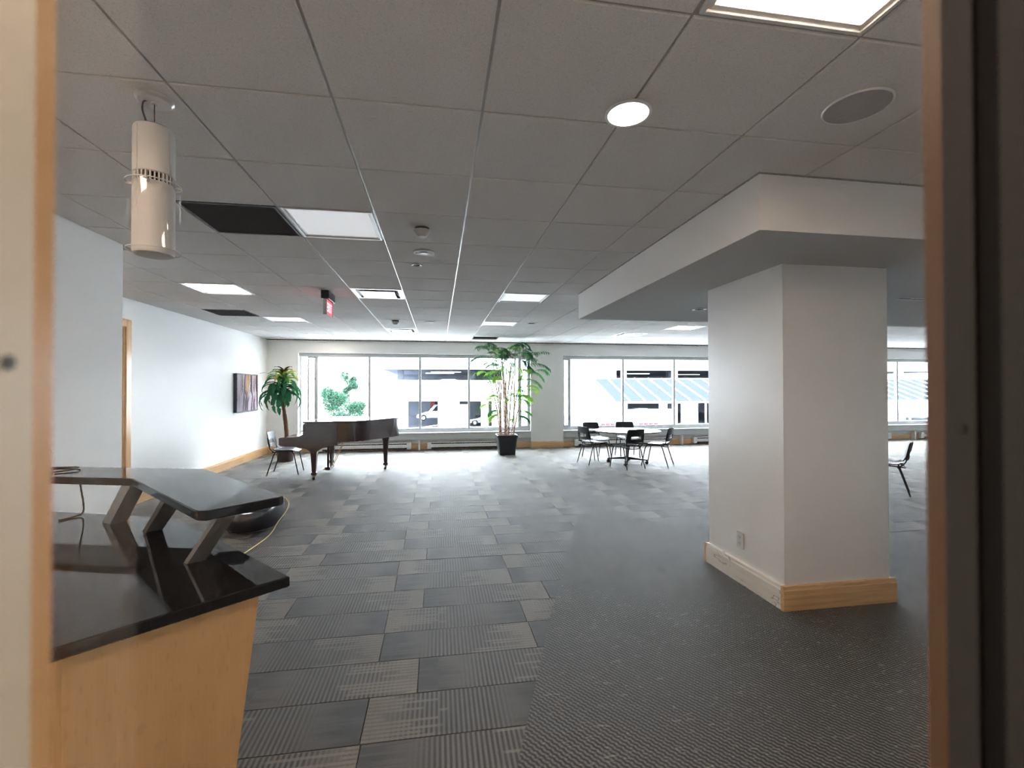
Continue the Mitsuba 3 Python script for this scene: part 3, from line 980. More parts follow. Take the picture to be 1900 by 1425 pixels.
# exit sign
EX, EY0, EY1 = -1.335, 5.77, 6.10
t = thing('exit_sign', 'red EXIT sign hanging edge-on from the ceiling', 'exit sign')
part(t, 'canopy', box(EX - 0.045, EY0 - 0.01, CZ - 0.10, EX + 0.045, EY1 + 0.01, CZ - 0.001, 0.006), 'm_black_plastic', label='dark mounting box')
part(t, 'frame', cat([box(EX - 0.022, EY0, CZ - 0.290, EX + 0.022, EY1, CZ - 0.276, 0.003), box(EX - 0.022, EY0, CZ - 0.276, EX + 0.022, EY0 + 0.012, CZ - 0.10, 0.003), box(EX - 0.022, EY1 - 0.012, CZ - 0.276, EX + 0.022, EY1, CZ - 0.10, 0.003)]), 'm_white_plastic')
diffuse('m_red_face', (0.6, 0.05, 0.06))
diffuse('m_letter', (0.85, 0.8, 0.8))
k = part(t, 'face', box(EX - 0.012, EY0 + 0.012, CZ - 0.276, EX + 0.012, EY1 - 0.012, CZ - 0.10), 'm_red_face')
scene[k]['emitter'] = emit((1.0, 0.10, 0.13), 0.9)
for side in (1, -1):
    tm = meshkit.text_mesh('EXIT', 0.105, 0.002, bold=True)
    w_ = tm.bounds[1][0] - tm.bounds[0][0]
    tm.apply_scale([0.255 / w_, 1, 1])
    tm.apply_translation((-tm.bounds.mean(0)[0], -tm.bounds.mean(0)[1], 0))
    v = np.array(tm.vertices)
    tm.vertices = np.stack([side * (0.0125 + v[:, 2]), side * v[:, 0], v[:, 1]], 1) + [EX, (EY0 + EY1) / 2, CZ - 0.188]
    k = part(t, 'lettering', tm, 'm_letter')
    scene[k]['emitter'] = emit((1.0, 0.50, 0.52), 1.0)

# hanging white cylinder
t = thing('hanging_cylinder', 'white cylindrical device hanging from a round ceiling plate by a thin cable', 'ceiling device')
hx, hy, hr = -1.137, 2.065, 0.0705
part(t, 'ceiling_plate', lathe([(0, -0.014), (0.056, -0.016), (0.066, -0.008), (0.067, 0), (0, 0)], hx, hy, CZ - 0.0005, 36), 'm_laminate', smooth=30)
part(t, 'hub', lathe([(0, -0.022), (0.012, -0.022), (0.016, -0.012), (0, -0.012)], hx, hy, CZ, 16), 'm_white_plastic', smooth=30)
part(t, 'cable', tube([(hx, hy, CZ - 0.02), (hx, hy, 2.585)], 0.0018, 6), 'm_dark_metal')
part(t, 'power_cord', tube(spline([(hx - 0.020, hy - 0.008, CZ - 0.010), (hx - 0.034, hy - 0.012, CZ - 0.022), (hx - 0.037, hy - 0.012, CZ - 0.055), (hx - 0.027, hy - 0.008, CZ - 0.095), (hx - 0.020, hy - 0.004, 2.585)], 6), 0.0035, 8), 'm_dark_metal', smooth=50)
up = part(t, 'upper_body', lathe([(0, 2.592), (hr - 0.012, 2.592), (hr - 0.003, 2.586), (hr, 2.576), (hr, 2.398), (hr - 0.003, 2.395), (0, 2.395)], hx, hy, 0, 48), 'm_white_plastic', smooth=35)
for a in (-1.95, -0.35, 1.2, 2.8):
    part(up, 'rib', moved(box(hr - 0.001, -0.003, 2.40, hr + 0.002, 0.003, 2.575), hx, hy, 0, rz=a), 'm_frame')
vt = part(t, 'vent_core', lathe([(0, 2.394), (hr - 0.014, 2.394), (hr - 0.014, 2.361), (0, 2.361)], hx, hy, 0, 36), 'm_dark_gap')
for q in range(30):
    part(vt, 'fin', moved(box(hr - 0.016, -0.0026, 2.3605, hr - 0.001, 0.0026, 2.3945), hx, hy, 0, rz=q * 2 * PI / 30), 'm_white_plastic')
part(t, 'lower_body', lathe([(0, 2.360), (hr, 2.360), (hr, 2.088), (hr - 0.004, 2.078), (hr - 0.012, 2.074), (0, 2.073)], hx, hy, 0, 48), 'm_white_plastic', smooth=35)
ah = hr + 0.021
part(t, 'acrylic_guard', cat([trimesh.creation.revolve(np.array([(ah, 2.095), (ah, 2.360)]), sections=48).apply_translation((hx, hy, 0))]), 'm_acrylic', smooth=True, label='clear acrylic sleeve')
part(t, 'guard_ring', cat([lathe([(ah - 0.002, 2.360), (ah + 0.002, 2.360), (ah + 0.002, 2.364), (ah - 0.002, 2.364), (ah - 0.002, 2.360)], hx, hy, 0, 40), lathe([(ah - 0.002, 2.091), (ah + 0.001, 2.091), (ah + 0.001, 2.095), (ah - 0.002, 2.095), (ah - 0.002, 2.091)], hx, hy, 0, 40)]), 'm_frame', smooth=30)
for a in (0.2, 1.77, 3.34, 4.91):
    part(t, 'guard_clip', moved(box(hr - 0.002, -0.006, 2.352, ah + 0.003, 0.006, 2.362, 0.002), hx, hy, 0, rz=a), 'm_white_plastic')
part(t, 'lamp_reflection', moved(box(hr - 0.001, -0.005, 2.115, hr + 0.0006, 0.005, 2.150, 0.0004), hx, hy, 0, rz=-0.62), 'm_laminate')  # white chip painted in as a lamp reflection on the lower body

# ================================================================ WALL THINGS
t = thing('painting', 'abstract painting of orange and purple streaks with a dark edge on the left wall', 'painting')
ay0, ay1, az0, az1 = 9.872, 10.945, 1.058, 1.845
AX = XL + 0.062
part(t, 'stretcher', box(XL + 0.002, ay0, az0, AX, ay1, az1, 0.004), 'm_canvas_edge', label='dark canvas edge')
cm = trimesh.Trimesh([[AX + 0.0008, ay0 + 0.02, az0 + 0.02], [AX + 0.0008, ay1 - 0.012, az0 + 0.02], [AX + 0.0008, ay1 - 0.012, az1 - 0.02], [AX + 0.0008, ay0 + 0.02, az1 - 0.02]], [[0, 1, 2], [0, 2, 3]], process=False)
part(t, 'canvas', cm, 'm_art', uv=np.array([[0, 0], [1, 0], [1, 1], [0, 1.0]]))

t = thing('wall_outlet', 'white electrical outlet low on the left face of the column', 'outlet')
oy, oz = 3.318, 0.335
part(t, 'plate', box(PX0 - 0.012, oy - 0.040, oz - 0.062, PX0 - 0.0005, oy + 0.040, oz + 0.062, 0.003), 'm_white_plastic')
for s in (-1, 1):
    rc = part(t, 'receptacle', box(PX0 - 0.0135, oy - 0.017, oz + s * 0.024 - 0.016, PX0 - 0.0118, oy + 0.017, oz + s * 0.024 + 0.016, 0.0006), 'm_frame')
    part(rc, 'slots', cat([box(PX0 - 0.0138, oy + q - 0.002, oz + s * 0.024 - 0.006, PX0 - 0.0130, oy + q + 0.002, oz + s * 0.024 + 0.006) for q in (-0.007, 0.007)]), 'm_dark_gap')
part(t, 'screw', moved(trimesh.creation.cylinder(0.003, 0.002, sections=10), PX0 - 0.0125, oy, oz, ry=PI / 2), 'm_frame')

# heaters under the windows
HEAT = [(-2.85, -0.665, 'long white convector heater under the first window, behind the piano'),
        (-0.27, 1.62, 'white convector heater under the first window, left of the square planter'),
        (3.53, 6.18, 'white convector heater under the second window, behind the round table'),
        (6.90, 9.15, 'white convector heater under the second window beside the column'),
        (11.0, 13.2, 'white convector heater under the third window, first right of the column'),
        (14.25, 16.3, 'white convector heater under the third window, farthest right')]
for (x0, x1, lb) in HEAT:
    t = thing('convector_heater', lb, 'heater')
    y0, y1 = YB + 0.005, YB + 0.098
    part(t, 'body', cat([box(x0, y0 + 0.02, 0.03, x1, y1, 0.195, 0.004), box(x0, y0, 0.07, x1, y0 + 0.021, 0.150, 0.003)]), 'm_white_metal')
    part(t, 'top_slot', box(x0 + 0.10, y0 + 0.012, 0.153, x1 - 0.10, y0 + 0.0195, 0.172), 'm_dark_gap')
    part(t, 'bottom_slot', box(x0 + 0.02, y0 + 0.014, 0.034, x1 - 0.02, y0 + 0.0195, 0.064), 'm_dark_gap')
    for q in ((x0, x0 + 0.10), (x1 - 0.10, x1)):
        part(t, 'end_cap', box(q[0], y0 - 0.002, 0.028, q[1], y0 + 0.019, 0.197, 0.003), 'm_white_metal')
    part(t, 'foot', cat([box(x, y0 + 0.03, 0.0006, x + 0.03, y1 - 0.01, 0.031) for x in (x0 + 0.15, x1 - 0.18)]), 'm_dark_metal')

# ================================================================ RECEPTION COUNTER
WT, WTH = 0.82, 0.040      # worktop top and thickness
SB, ST = 1.032, 1.070      # raised shelf underside and top
counter = thing('reception_counter', 'angled reception counter with black polished top and maple front at lower left', 'reception counter')
# plan of the worktop: back edge follows the raised shelf
wt_poly = Polygon([(-0.561, 1.879), (-1.036, 2.398), (-1.45, 2.83), (-2.53, 3.20), (-2.53, 2.56), (-1.80, 2.31), (-1.068, 1.448)]).buffer(-0.004).buffer(0.004)


def slab(poly, z0, z1, b=0.004):
    """a slab with a small chamfer on its top and bottom edges."""
    ins = poly.buffer(-b, join_style=2)
    a = np.array(poly.exterior.coords)[:-1]
    k = len(a)
    ms = [prism(ins, z0, z0 + b), prism(poly, z0 + b, z1 - b), prism(ins, z1 - b, z1)]
    c = np.array(ins.exterior.coords)[:-1]
    if len(c) == k:
        s = np.argmin(((c - a[0]) ** 2).sum(1))
        c = np.roll(c, -s, 0)
        if Polygon(c).exterior.is_ccw != Polygon(a).exterior.is_ccw:
            c = np.roll(c[::-1], 1, 0)
        rings = [np.c_[c, np.full(k, z0)], np.c_[a, np.full(k, z0 + b)], np.c_[a, np.full(k, z1 - b)], np.c_[c, np.full(k, z1)]]
        v = np.vstack(rings)
        f = []
        for r in range(3):
            for i in range(k):
                j = (i + 1) % k
                f += [(r * k + i, r * k + j, (r + 1) * k + j), (r * k + i, (r + 1) * k + j, (r + 1) * k + i)]
        tri = trimesh.creation.triangulate_polygon(Polygon(c), engine='earcut')
        tv, tf = tri
        n = len(v)
        v = np.vstack([v, np.c_[tv, np.full(len(tv), z0)], np.c_[tv, np.full(len(tv), z1)]])
        f = f + [tuple(int(q) + n for q in t[::-1]) for t in tf] + [tuple(int(q) + n + len(tv) for q in t) for t in tf]
        m = trimesh.Trimesh(v, np.array(f), process=True)
        m.fix_normals()
        return m
    return prism(poly, z0, z1)


part(counter, 'worktop', slab(Polygon([(-0.561, 1.879), (-1.036, 2.398), (-1.45, 2.83), (-2.53, 3.20), (-2.53, 2.56), (-1.80, 2.31), (-1.068, 1.448)]), WT - WTH, WT), 'm_granite')
# front panel and its return below, set back, leaning in towards the floor
_e = np.array([-0.507, -0.431]) / np.hypot(0.507, 0.431)      # along the front edge, to the left
_n = np.array([_e[1], -_e[0]])                                  # towards the viewer
if _n @ np.array([0.56, -1.88]) < 0:
    _n = -_n


def fp(o, s, z):
    q = np.array([-0.561, 1.879]) + _e * o - _n * s
    return (q[0], q[1], z)


top_z = WT - WTH - 0.0005
A = [fp(0.088, 0.05, top_z), fp(0.62, 0.05, top_z), fp(0.62, 0.09, top_z), fp(0.105, 0.09, top_z)]
B = [fp(0.185, 0.05, 0.005), fp(0.62, 0.05, 0.005), fp(0.62, 0.09, 0.005), fp(0.20, 0.09, 0.005)]
part(counter, 'front_panel', hull(A + B), 'm_desk_panel', label='maple front panel')
# the side that faces the hall, and the run to the left wall
_a, _b = np.array(fp(0.105, 0.092, 0)[:2]), np.array(fp(0.205, 0.092, 0)[:2])
_m, _in = np.array([-1.10, 2.335]), np.array([-0.030, -0.027])
part(counter, 'hall_panel', cat([hull([(*q, top_z) for q in (_a, _a + _in, _m, _m + _in)] + [(*q, 0.005) for q in (_b, _b + _in, _m + (_b - _a), _m + (_b - _a) + _in)]),
                                 prism([(-1.10, 2.335), (-1.50, 2.745), (-2.49, 3.08), (-2.49, 3.04), (-1.52, 2.705), (-1.13, 2.305)], 0.005, top_z)]), 'm_desk_panel')
part(counter, 'rear_panel', hull([(-1.06, 1.52, 0.006), (-1.09, 1.53, 0.006), (-1.76, 2.33, 0.006), (-1.79, 2.34, 0.006), (-1.06, 1.52, top_z), (-1.09, 1.53, top_z), (-1.76, 2.33, top_z), (-1.79, 2.34, top_z)]), 'm_desk_panel')
part(counter, 'end_panel', box(-2.50, 2.60, 0.005, -2.465, 3.03, top_z), 'm_desk_panel')
shelf_pts = [(-0.665, 2.141), (-1.342, 2.936), (-2.53, 3.245), (-2.53, 2.955), (-1.573, 2.682), (-0.925, 1.945), (-0.905, 1.928), (-0.872, 1.925), (-0.675, 2.118)]
part(counter, 'raised_shelf', slab(Polygon(shelf_pts), SB, ST), 'm_granite', label='raised black transaction shelf')


def support(bl, br, back, tl):
    """a leaning flat bar: bottom front corners bl, br, bottom back corner, and the top of bl."""
    bl, br, back, tl = (np.array(q, float) for q in (bl, br, back, tl))
    d = np.array([tl[0] - bl[0], tl[1] - bl[1], 0])
    fourth = bl + back - br
    base = [np.r_[q[:2], WT + 0.0004] for q in (bl, br, back, fourth)]
    topp = [np.r_[q[:2] + d[:2], SB - 0.0004] for q in (bl, br, back, fourth)]
    return hull(base + topp)


for bl, br, bk, tl in (((-1.775, 2.785), (-1.715, 2.750), (-1.665, 2.800), (-1.640, 2.715)),
                       ((-1.470, 2.590), (-1.440, 2.565), (-1.385, 2.602), (-1.225, 2.280)),
                       ((-1.034, 2.089), (-1.012, 2.073), (-0.960, 2.107), (-0.870, 1.972))):
    part(counter, 'support', support(bl, br, bk, tl), 'm_aluminium', label='leaning brushed metal bar')

# cords on the counter
single('cord', tube(spline([(-2.36, 3.02, ST + 0.004), (-2.22, 3.10, ST + 0.004), (-2.10, 3.09, ST + 0.006), (-2.04, 3.00, ST + 0.010), (-2.10, 2.93, ST + 0.006), (-2.20, 2.885, ST + 0.004), (-2.34, 2.88, ST + 0.004)], 8), 0.004, 8), 'm_dark_cord',
       'dark cord lying in a loop on the raised black shelf at far left', 'cord', smooth=50)
single('cord', tube(spline([(-2.02, 2.99, SB - 0.001), (-2.01, 2.985, 0.97), (-1.995, 2.98, 0.90), (-1.985, 2.965, WT + 0.02), (-2.0, 2.93, WT + 0.006), (-2.03, 2.86, WT + 0.005)], 8), 0.0042, 8), 'm_dark_cord',
       'dark cord hanging between the raised shelf and the black worktop', 'cord', smooth=50)

# black tub on the carpet behind the counter
t = thing('tub', 'glossy black rounded tub on the carpet behind the raised black shelf', 'tub')
prof = [(0, 0.010), (0.20, 0.010), (0.255, 0.022), (0.290, 0.060), (0.308, 0.12), (0.312, 0.18), (0.304, 0.245), (0.300, 0.262), (0.290, 0.268), (0.280, 0.258), (0.276, 0.16), (0.24, 0.07), (0, 0.045)]
tb = lathe(prof, 0, 0, 0, 48)
v = np.array(tb.vertices)
v[:, 1] *= 1.35
v[:, 2] *= 0.92 + 0.10 * np.cos(v[:, 1] * 5)
tb.vertices = v
tb = moved(tb, -2.03, 5.56, 0.006, rz=0.06)
part(t, 'shell', tb, 'm_tub', smooth=40)
bs = lathe([(0, 0), (0.215, 0), (0.215, 0.012), (0, 0.012)], 0, 0, 0, 32)
bs.vertices = np.array(bs.vertices) * [1, 1.32, 1]
part(t, 'base', moved(bs, -2.03, 5.56, 0.0042, rz=0.06), 'm_grey_metal', smooth=30)
single('cord', tube(spline([(-1.80, 5.86, 0.235), (-1.725, 5.74, 0.20), (-1.70, 5.56, 0.15), (-1.715, 5.34, 0.09), (-1.735, 5.12, 0.012), (-1.78, 4.62, 0.008), (-1.82, 4.2, 0.008), (-1.85, 3.7, 0.008)], 8), 0.006, 8), 'm_yellow_cord',
       'thin yellow cord running from the black tub down behind the counter', 'cord', smooth=50)

# ================================================================ CHAIRS
def chair_parts():
    """black stacking chair facing +y, centred over its feet."""
    P = {}
    # seat: curved pan
    nx, ny = 12, 12
    vs = []
    for iy in range(ny + 1):
        for ix in range(nx + 1):
            x, y = ix / nx * 2 - 1, iy / ny * 2 - 1
            e = (abs(x) ** 5 + abs(y) ** 5) ** 0.2
            m = max(abs(x), abs(y))
            q = (m / e) if e > 0 else 1
            X, Y_ = x * q * 0.222, y * q * 0.215 + 0.01
            z = 0.435 + 0.012 * x * x - 0.03 * max(0, y - 0.45) ** 2 / 0.3 + 0.02 * max(0, -y - 0.5) ** 2 / 0.25
            vs.append((X, Y_, z))
    fs = []
    for iy in range(ny):
        for ix in range(nx):
            a = iy * (nx + 1) + ix
            fs += [(a, a + 1, a + nx + 2), (a, a + nx + 2, a + nx + 1)]
    vs = np.array(vs)
    n = len(vs)
    lo = vs - [0, 0, 0.014]
    rim = [i for i in range(nx)] + [nx + i * (nx + 1) for i in range(ny)] + [n - 1 - i for i in range(nx)] + [(ny - i) * (nx + 1) for i in range(ny)]
    side = []
    for a, b in zip(rim, rim[1:] + rim[:1]):
        side += [(a, a + n, b + n), (a, b + n, b)]
    seat = trimesh.Trimesh(np.vstack([vs, lo]), np.array(fs + [(c + n, b + n, a + n) for a, b, c in fs] + side), process=False)
    seat.fix_normals()
    P['seat'] = seat
    # backrest with its hand opening
    outer = affinity.scale(sbox(-0.165, 0.055, 0.165, 0.215).buffer(0.045), 1, 1)
    outer = Polygon([(-0.215, 0.0), (0.215, 0.0), (0.200, 0.255), (-0.200, 0.255)]).buffer(-0.04).buffer(0.04)
    hole = Polygon([(-0.115, 0.055), (0.115, 0.055), (0.128, 0.120), (-0.128, 0.120)]).buffer(-0.018).buffer(0.018)
    shp = outer.difference(hole)
    b = trimesh.creation.extrude_polygon(shp, 0.012, engine='earcut')
    b = b.subdivide_to_size(0.05)
    v = np.array(b.vertices)
    X, Zl, th = v[:, 0], v[:, 1], v[:, 2]
    b.vertices = np.stack([X, -0.222 - 0.20 * Zl - 0.05 + 1.1 * X * X * 0.9 + 0.012 - th, 0.505 + Zl], 1)
    b.fix_normals()
    P['backrest'] = b
    legs = []
    for s in (-1, 1):
        legs.append(tube([(s * 0.196, 0.135, 0.418), (s * 0.202, 0.17, 0.36), (s * 0.212, 0.245, 0.004)], 0.0095, 8))
        legs.append(tube([(s * 0.196, -0.135, 0.418), (s * 0.202, -0.165, 0.36), (s * 0.216, -0.275, 0.004)], 0.0095, 8))
    P['legs'] = legs
    fr = [tube(spline([(-0.196, 0.14, 0.415), (-0.196, -0.12, 0.413), (-0.17, -0.19, 0.40), (-0.08, -0.225, 0.385), (0.08, -0.225, 0.385), (0.17, -0.19, 0.40), (0.196, -0.12, 0.413), (0.196, 0.14, 0.415)], 5), 0.0085, 8),
          tube([(-0.196, 0.12, 0.412), (0.196, 0.12, 0.412)], 0.008, 8)]
    P['seat_frame'] = cat(fr)
    P['uprights'] = [tube(spline([(s * 0.197, -0.16, 0.405), (s * 0.200, -0.215, 0.46), (s * 0.197, -0.243, 0.53), (s * 0.185, -0.272, 0.66)], 5), 0.0085, 8) for s in (-1, 1)]
    return P


CP = chair_parts()
CHAIR = [('seat', mikit.ply(CP['seat'], 'm_black_plastic', 40)), ('backrest', mikit.ply(CP['backrest'], 'm_black_plastic', 40)), ('seat_frame', mikit.ply(CP['seat_frame'], 'm_black_metal', 40))]
CHAIR += [('leg', mikit.ply(m, 'm_black_metal', 40)) for m in CP['legs']] + [('upright', mikit.ply(m, 'm_black_metal', 40)) for m in CP['uprights']]


def chair(x, y, facing, label, group=None, scale=1.0):
    t = thing('chair', label, 'chair', group)
    tw = T4().translate([x, y, 0.0006]).rotate([0, 0, 1], math.degrees(facing) - 90).scale(scale)
    for n_, d in CHAIR:
        part(t, n_, placed(d, tw), None)
    return t


GR = 'chairs around the round table'
chair(-2.72, 8.93, 0.05, 'black chair by the left wall facing the grand piano', scale=1.0)
chair(3.60, 8.46, 1.86, 'black chair at the round table, nearest the viewer with its back turned', GR)
chair(3.17, 9.10, 0.25, 'black chair at the left side of the round table', GR)
chair(4.30, 8.62, 2.42, 'black chair at the right side of the round table', GR)
chair(3.47, 9.78, -1.35, 'black chair behind the round table, left of the two far ones', GR)
chair(4.20, 9.82, -1.72, 'black chair behind the round table, right of the two far ones', GR)
chair(6.52, 5.86, 2.3, 'black chair partly hidden behind the right side of the column')

# ================================================================ ROUND TABLE
t = thing('round_table', 'round white table on a four-footed castor base', 'table')
tx, ty, tz = 3.83, 8.98, 0.675
part(t, 'tabletop', lathe([(0, tz - 0.026), (0.660, tz - 0.026), (0.668, tz - 0.020), (0.668, tz - 0.005), (0.662, tz), (0, tz)], tx, ty, 0, 64), 'm_laminate', smooth=30)
part(t, 'edge_band', lathe([(0.668, tz - 0.021), (0.672, tz - 0.020), (0.672, tz - 0.005), (0.668, tz - 0.004), (0.668, tz - 0.021)], tx, ty, 0, 64), 'm_black_plastic', smooth=30)
part(t, 'column', trimesh.creation.cylinder(0.032, 0.54, sections=20).apply_translation((tx, ty, 0.375)), 'm_grey_metal', smooth=30)
part(t, 'top_plate', box(tx - 0.22, ty - 0.22, tz - 0.040, tx + 0.22, ty + 0.22, tz - 0.0265, 0.004), 'm_black_metal')
for q in range(4):
    a = math.radians(62 + 90 * q)
    arm = hull([(0.0, -0.03, 0.085), (0.0, 0.03, 0.085), (0.0, -0.03, 0.135), (0.0, 0.03, 0.135), (0.40, -0.018, 0.070), (0.40, 0.018, 0.070), (0.40, -0.018, 0.088), (0.40, 0.018, 0.088)])
    ft = part(t, 'foot', moved(arm, tx, ty, 0, rz=a), 'm_black_metal')
    ex, ey = tx + 0.385 * math.cos(a), ty + 0.385 * math.sin(a)
    part(ft, 'castor', cat([moved(trimesh.creation.cylinder(0.029, 0.018, sections=16), ex, ey + d, 0.030, rx=PI / 2) for d in (-0.014, 0.014)] + [box(ex - 0.012, ey - 0.005, 0.03, ex + 0.012, ey + 0.005, 0.07)]), 'm_black_plastic', smooth=40)

# ================================================================ GRAND PIANO
t = thing('grand_piano', 'dark glossy grand piano with closed lid standing by the first window', 'piano')
arc = spline([(-1.66, 8.13), (-1.45, 8.155), (-1.25, 8.29), (-1.08, 8.52), (-0.93, 8.74), (-0.80, 8.92), (-0.75, 9.12), (-0.80, 9.36), (-0.95, 9.53), (-1.15, 9.58)], 6)
outline = [(-2.215, 8.13)] + [tuple(q) for q in arc] + [(-2.215, 9.58)]
RZ0, RZ1, LZ = 0.635, 0.958, 0.985
rim = Polygon(outline)
part(t, 'rim', prism(rim.difference(sbox(-2.3, 8.0, -1.678, 8.24)), RZ0, RZ1), 'm_piano', smooth=25)
part(t, 'lid', slab(rim.buffer(0.018, join_style=1).simplify(0.002), RZ1 + 0.004, LZ, 0.004), 'm_piano', label='closed lid')
# cheek: the arm beside the keyboard, with its scooped front
cheek = [(-1.682, 0.600), (-1.682, RZ1)] + [(-2.212, RZ1)] + [tuple(q) for q in spline([(-2.205, 0.93), (-2.19, 0.86), (-2.215, 0.79), (-2.27, 0.745), (-2.34, 0.728)], 5)] + [(-2.595, 0.722), (-2.605, 0.71), (-2.60, 0.60), (-2.40, 0.575), (-2.28, 0.562), (-1.85, 0.560), (-1.74, 0.58)]
for ya, yb in ((8.128, 8.235), (9.475, 9.582)):
    part(t, 'arm', prism(Polygon(cheek).buffer(0), ya, yb, 'y'), 'm_piano', smooth=25)
part(t, 'key_bed', box(-2.57, 8.236, 0.570, -1.70, 9.474, 0.634, 0.004), 'm_piano')
part(t, 'key_slip', box(-2.60, 8.236, 0.635, -2.575, 9.474, 0.70, 0.004), 'm_piano')
part(t, 'fallboard', cat([box(-2.57, 8.237, 0.655, -2.26, 9.473, 0.715, 0.01), box(-2.26, 8.237, 0.64, -2.22, 9.473, 0.94, 0.01)]), 'm_piano')


def piano_leg(x, y, ztop, s=1.0):
    lp = part(t, 'leg', cat([hull([(x + sx * 0.048 * s, y + s2 * 0.048 * s, ztop) for sx in (-1, 1) for s2 in (-1, 1)] + [(x + sx * 0.030 * s, y + s2 * 0.030 * s, 0.135) for sx in (-1, 1) for s2 in (-1, 1)]),
                             box(x - 0.043, y - 0.043, 0.085, x + 0.043, y + 0.043, 0.135, 0.006)]), 'm_piano')
    part(lp, 'ferrule', lathe([(0, 0.05), (0.018, 0.05), (0.024, 0.086), (0, 0.086)], x, y, 0, 16), 'm_brass', smooth=30)
    part(lp, 'castor', cat([moved(trimesh.creation.cylinder(0.024, 0.020, sections=16), x - 0.01, y, 0.025, rx=PI / 2), box(x - 0.016, y - 0.013, 0.022, x + 0.012, y + 0.013, 0.055)]), 'm_black_metal', smooth=40)
    return lp


def bracket(x, y0, y1, w, z0, z1):
    """the flared block a leg screws into, scooped both ways."""
    pts = [(x - w, z1), (x + w, z1)] + [tuple(q) for q in spline([(x + w, z1 - 0.004), (x + 0.55 * w, z1 - 0.022), (x + max(0.24 * w, 0.058), z1 - 0.07), (x + 0.050, z0)], 5)] + [tuple(q) for q in spline([(x - 0.050, z0), (x - max(0.24 * w, 0.058), z1 - 0.07), (x - 0.55 * w, z1 - 0.022), (x - w, z1 - 0.004)], 5)]
    return prism(Polygon(pts).buffer(0), y0, y1, 'y')


for y in (8.19, 9.50):
    part(t, 'leg_bracket', bracket(-2.06, y - 0.048, y + 0.048, 0.27, 0.455, 0.5595), 'm_piano', smooth=25)
    piano_leg(-2.06, y, 0.454)
part(t, 'leg_bracket', bracket(-0.985, 8.98, 9.08, 0.12, 0.560, 0.6345), 'm_piano', smooth=25)
piano_leg(-0.985, 9.03, 0.559)
ly = part(t, 'pedal_lyre', cat([box(-1.98, 8.74, 0.10, -1.945, 8.775, 0.57, 0.004), box(-1.98, 8.99, 0.10, -1.945, 9.025, 0.57, 0.004), box(-2.01, 8.70, 0.075, -1.92, 9.065, 0.125, 0.006), box(-2.0, 8.70, 0.545, -1.92, 9.065, 0.5695, 0.004)]), 'm_piano')
for y in (8.80, 8.882, 8.965):
    part(ly, 'pedal', hull([(-1.96, y - 0.012, 0.085), (-1.96, y + 0.012, 0.085), (-2.09, y - 0.018, 0.060), (-2.09, y + 0.018, 0.060), (-1.96, y - 0.012, 0.095), (-1.96, y + 0.012, 0.095), (-2.09, y - 0.018, 0.068), (-2.09, y + 0.018, 0.068)]), 'm_brass')
for y in (8.80, 8.97):
    part(ly, 'brace_rod', tube([(-1.925, y, 0.11), (-1.68, y, RZ0 + 0.002)], 0.006, 8), 'm_brass', smooth=40)
part(t, 'notice', box(-1.560, 8.121, 0.735, -1.490, 8.1295, 0.83), 'm_grey_metal', label='small grey notice stuck on the side') if False else None
part(t, 'music_rest_hinge', tube([(-1.70, 8.14, LZ + 0.001), (-1.70, 9.57, LZ + 0.001)], 0.003, 6), 'm_brass')

# ================================================================ PLANTS
def blade(path, width, fold=0.25, taper=1.0):
    """a strap leaf along a path of points: a folded strip."""
    p = np.asarray(path, float)
    t_ = np.gradient(p, axis=0)
    t_ /= np.linalg.norm(t_, axis=1, keepdims=True) + 1e-9
    side = np.cross(t_, [0, 0, 1.0])
    ln = np.linalg.norm(side, axis=1, keepdims=True)
    side = np.where(ln > 1e-3, side / np.maximum(ln, 1e-9), side[max(0, len(side) // 3)])
    nrm = np.cross(side, t_)
    s = np.linspace(0, 1, len(p))
    w = width * np.sin(PI * np.clip(0.10 + 0.88 * s, 0, 1)) ** 0.75
    L = p + side * w[:, None] + nrm * (w * fold)[:, None]
    Rr = p - side * w[:, None] + nrm * (w * fold)[:, None]
    v = np.vstack([L, p, Rr])
    n = len(p)
    f = []
    for i in range(n - 1):
        f += [(i, n + i, n + i + 1), (i, n + i + 1, i + 1), (n + i, 2 * n + i, 2 * n + i + 1), (n + i, 2 * n + i + 1, n + i + 1)]
    return trimesh.Trimesh(v, np.array(f), process=False)


plant = thing('corn_plant', 'potted corn plant with a bare trunk and drooping strap leaves in the left corner', 'plant')
px_, py_ = -3.20, 10.42
part(plant, 'pot', lathe([(0, 0.002), (0.145, 0.002), (0.15, 0.01), (0.185, 0.30), (0.192, 0.315), (0.186, 0.325), (0.172, 0.32), (0.165, 0.29), (0, 0.29)], px_, py_, 0, 36), 'm_pot_brown', smooth=35)
part(plant, 'soil', lathe([(0, 0.2905), (0.164, 0.2905), (0.12, 0.302), (0, 0.305)], px_, py_, 0, 24), 'm_soil', smooth=30)
trunk_top = np.array([px_ - 0.09, py_, 1.42])
part(plant, 'trunk', tube(spline([(px_ + 0.02, py_, 0.29), (px_ + 0.02, py_, 0.6), (px_ - 0.02, py_, 1.0), trunk_top], 6), [0.042] * 12 + [0.036] * 7, 12), 'm_trunk', smooth=50)
part(plant, 'top_stem', tube(spline([trunk_top, (px_ - 0.06, py_ - 0.02, 1.62), (px_ - 0.03, py_ - 0.02, 1.84)], 5), [0.022] * 5 + [0.012] * 6, 8), 'm_leaf_mid', smooth=50)
rl = random.Random(11)
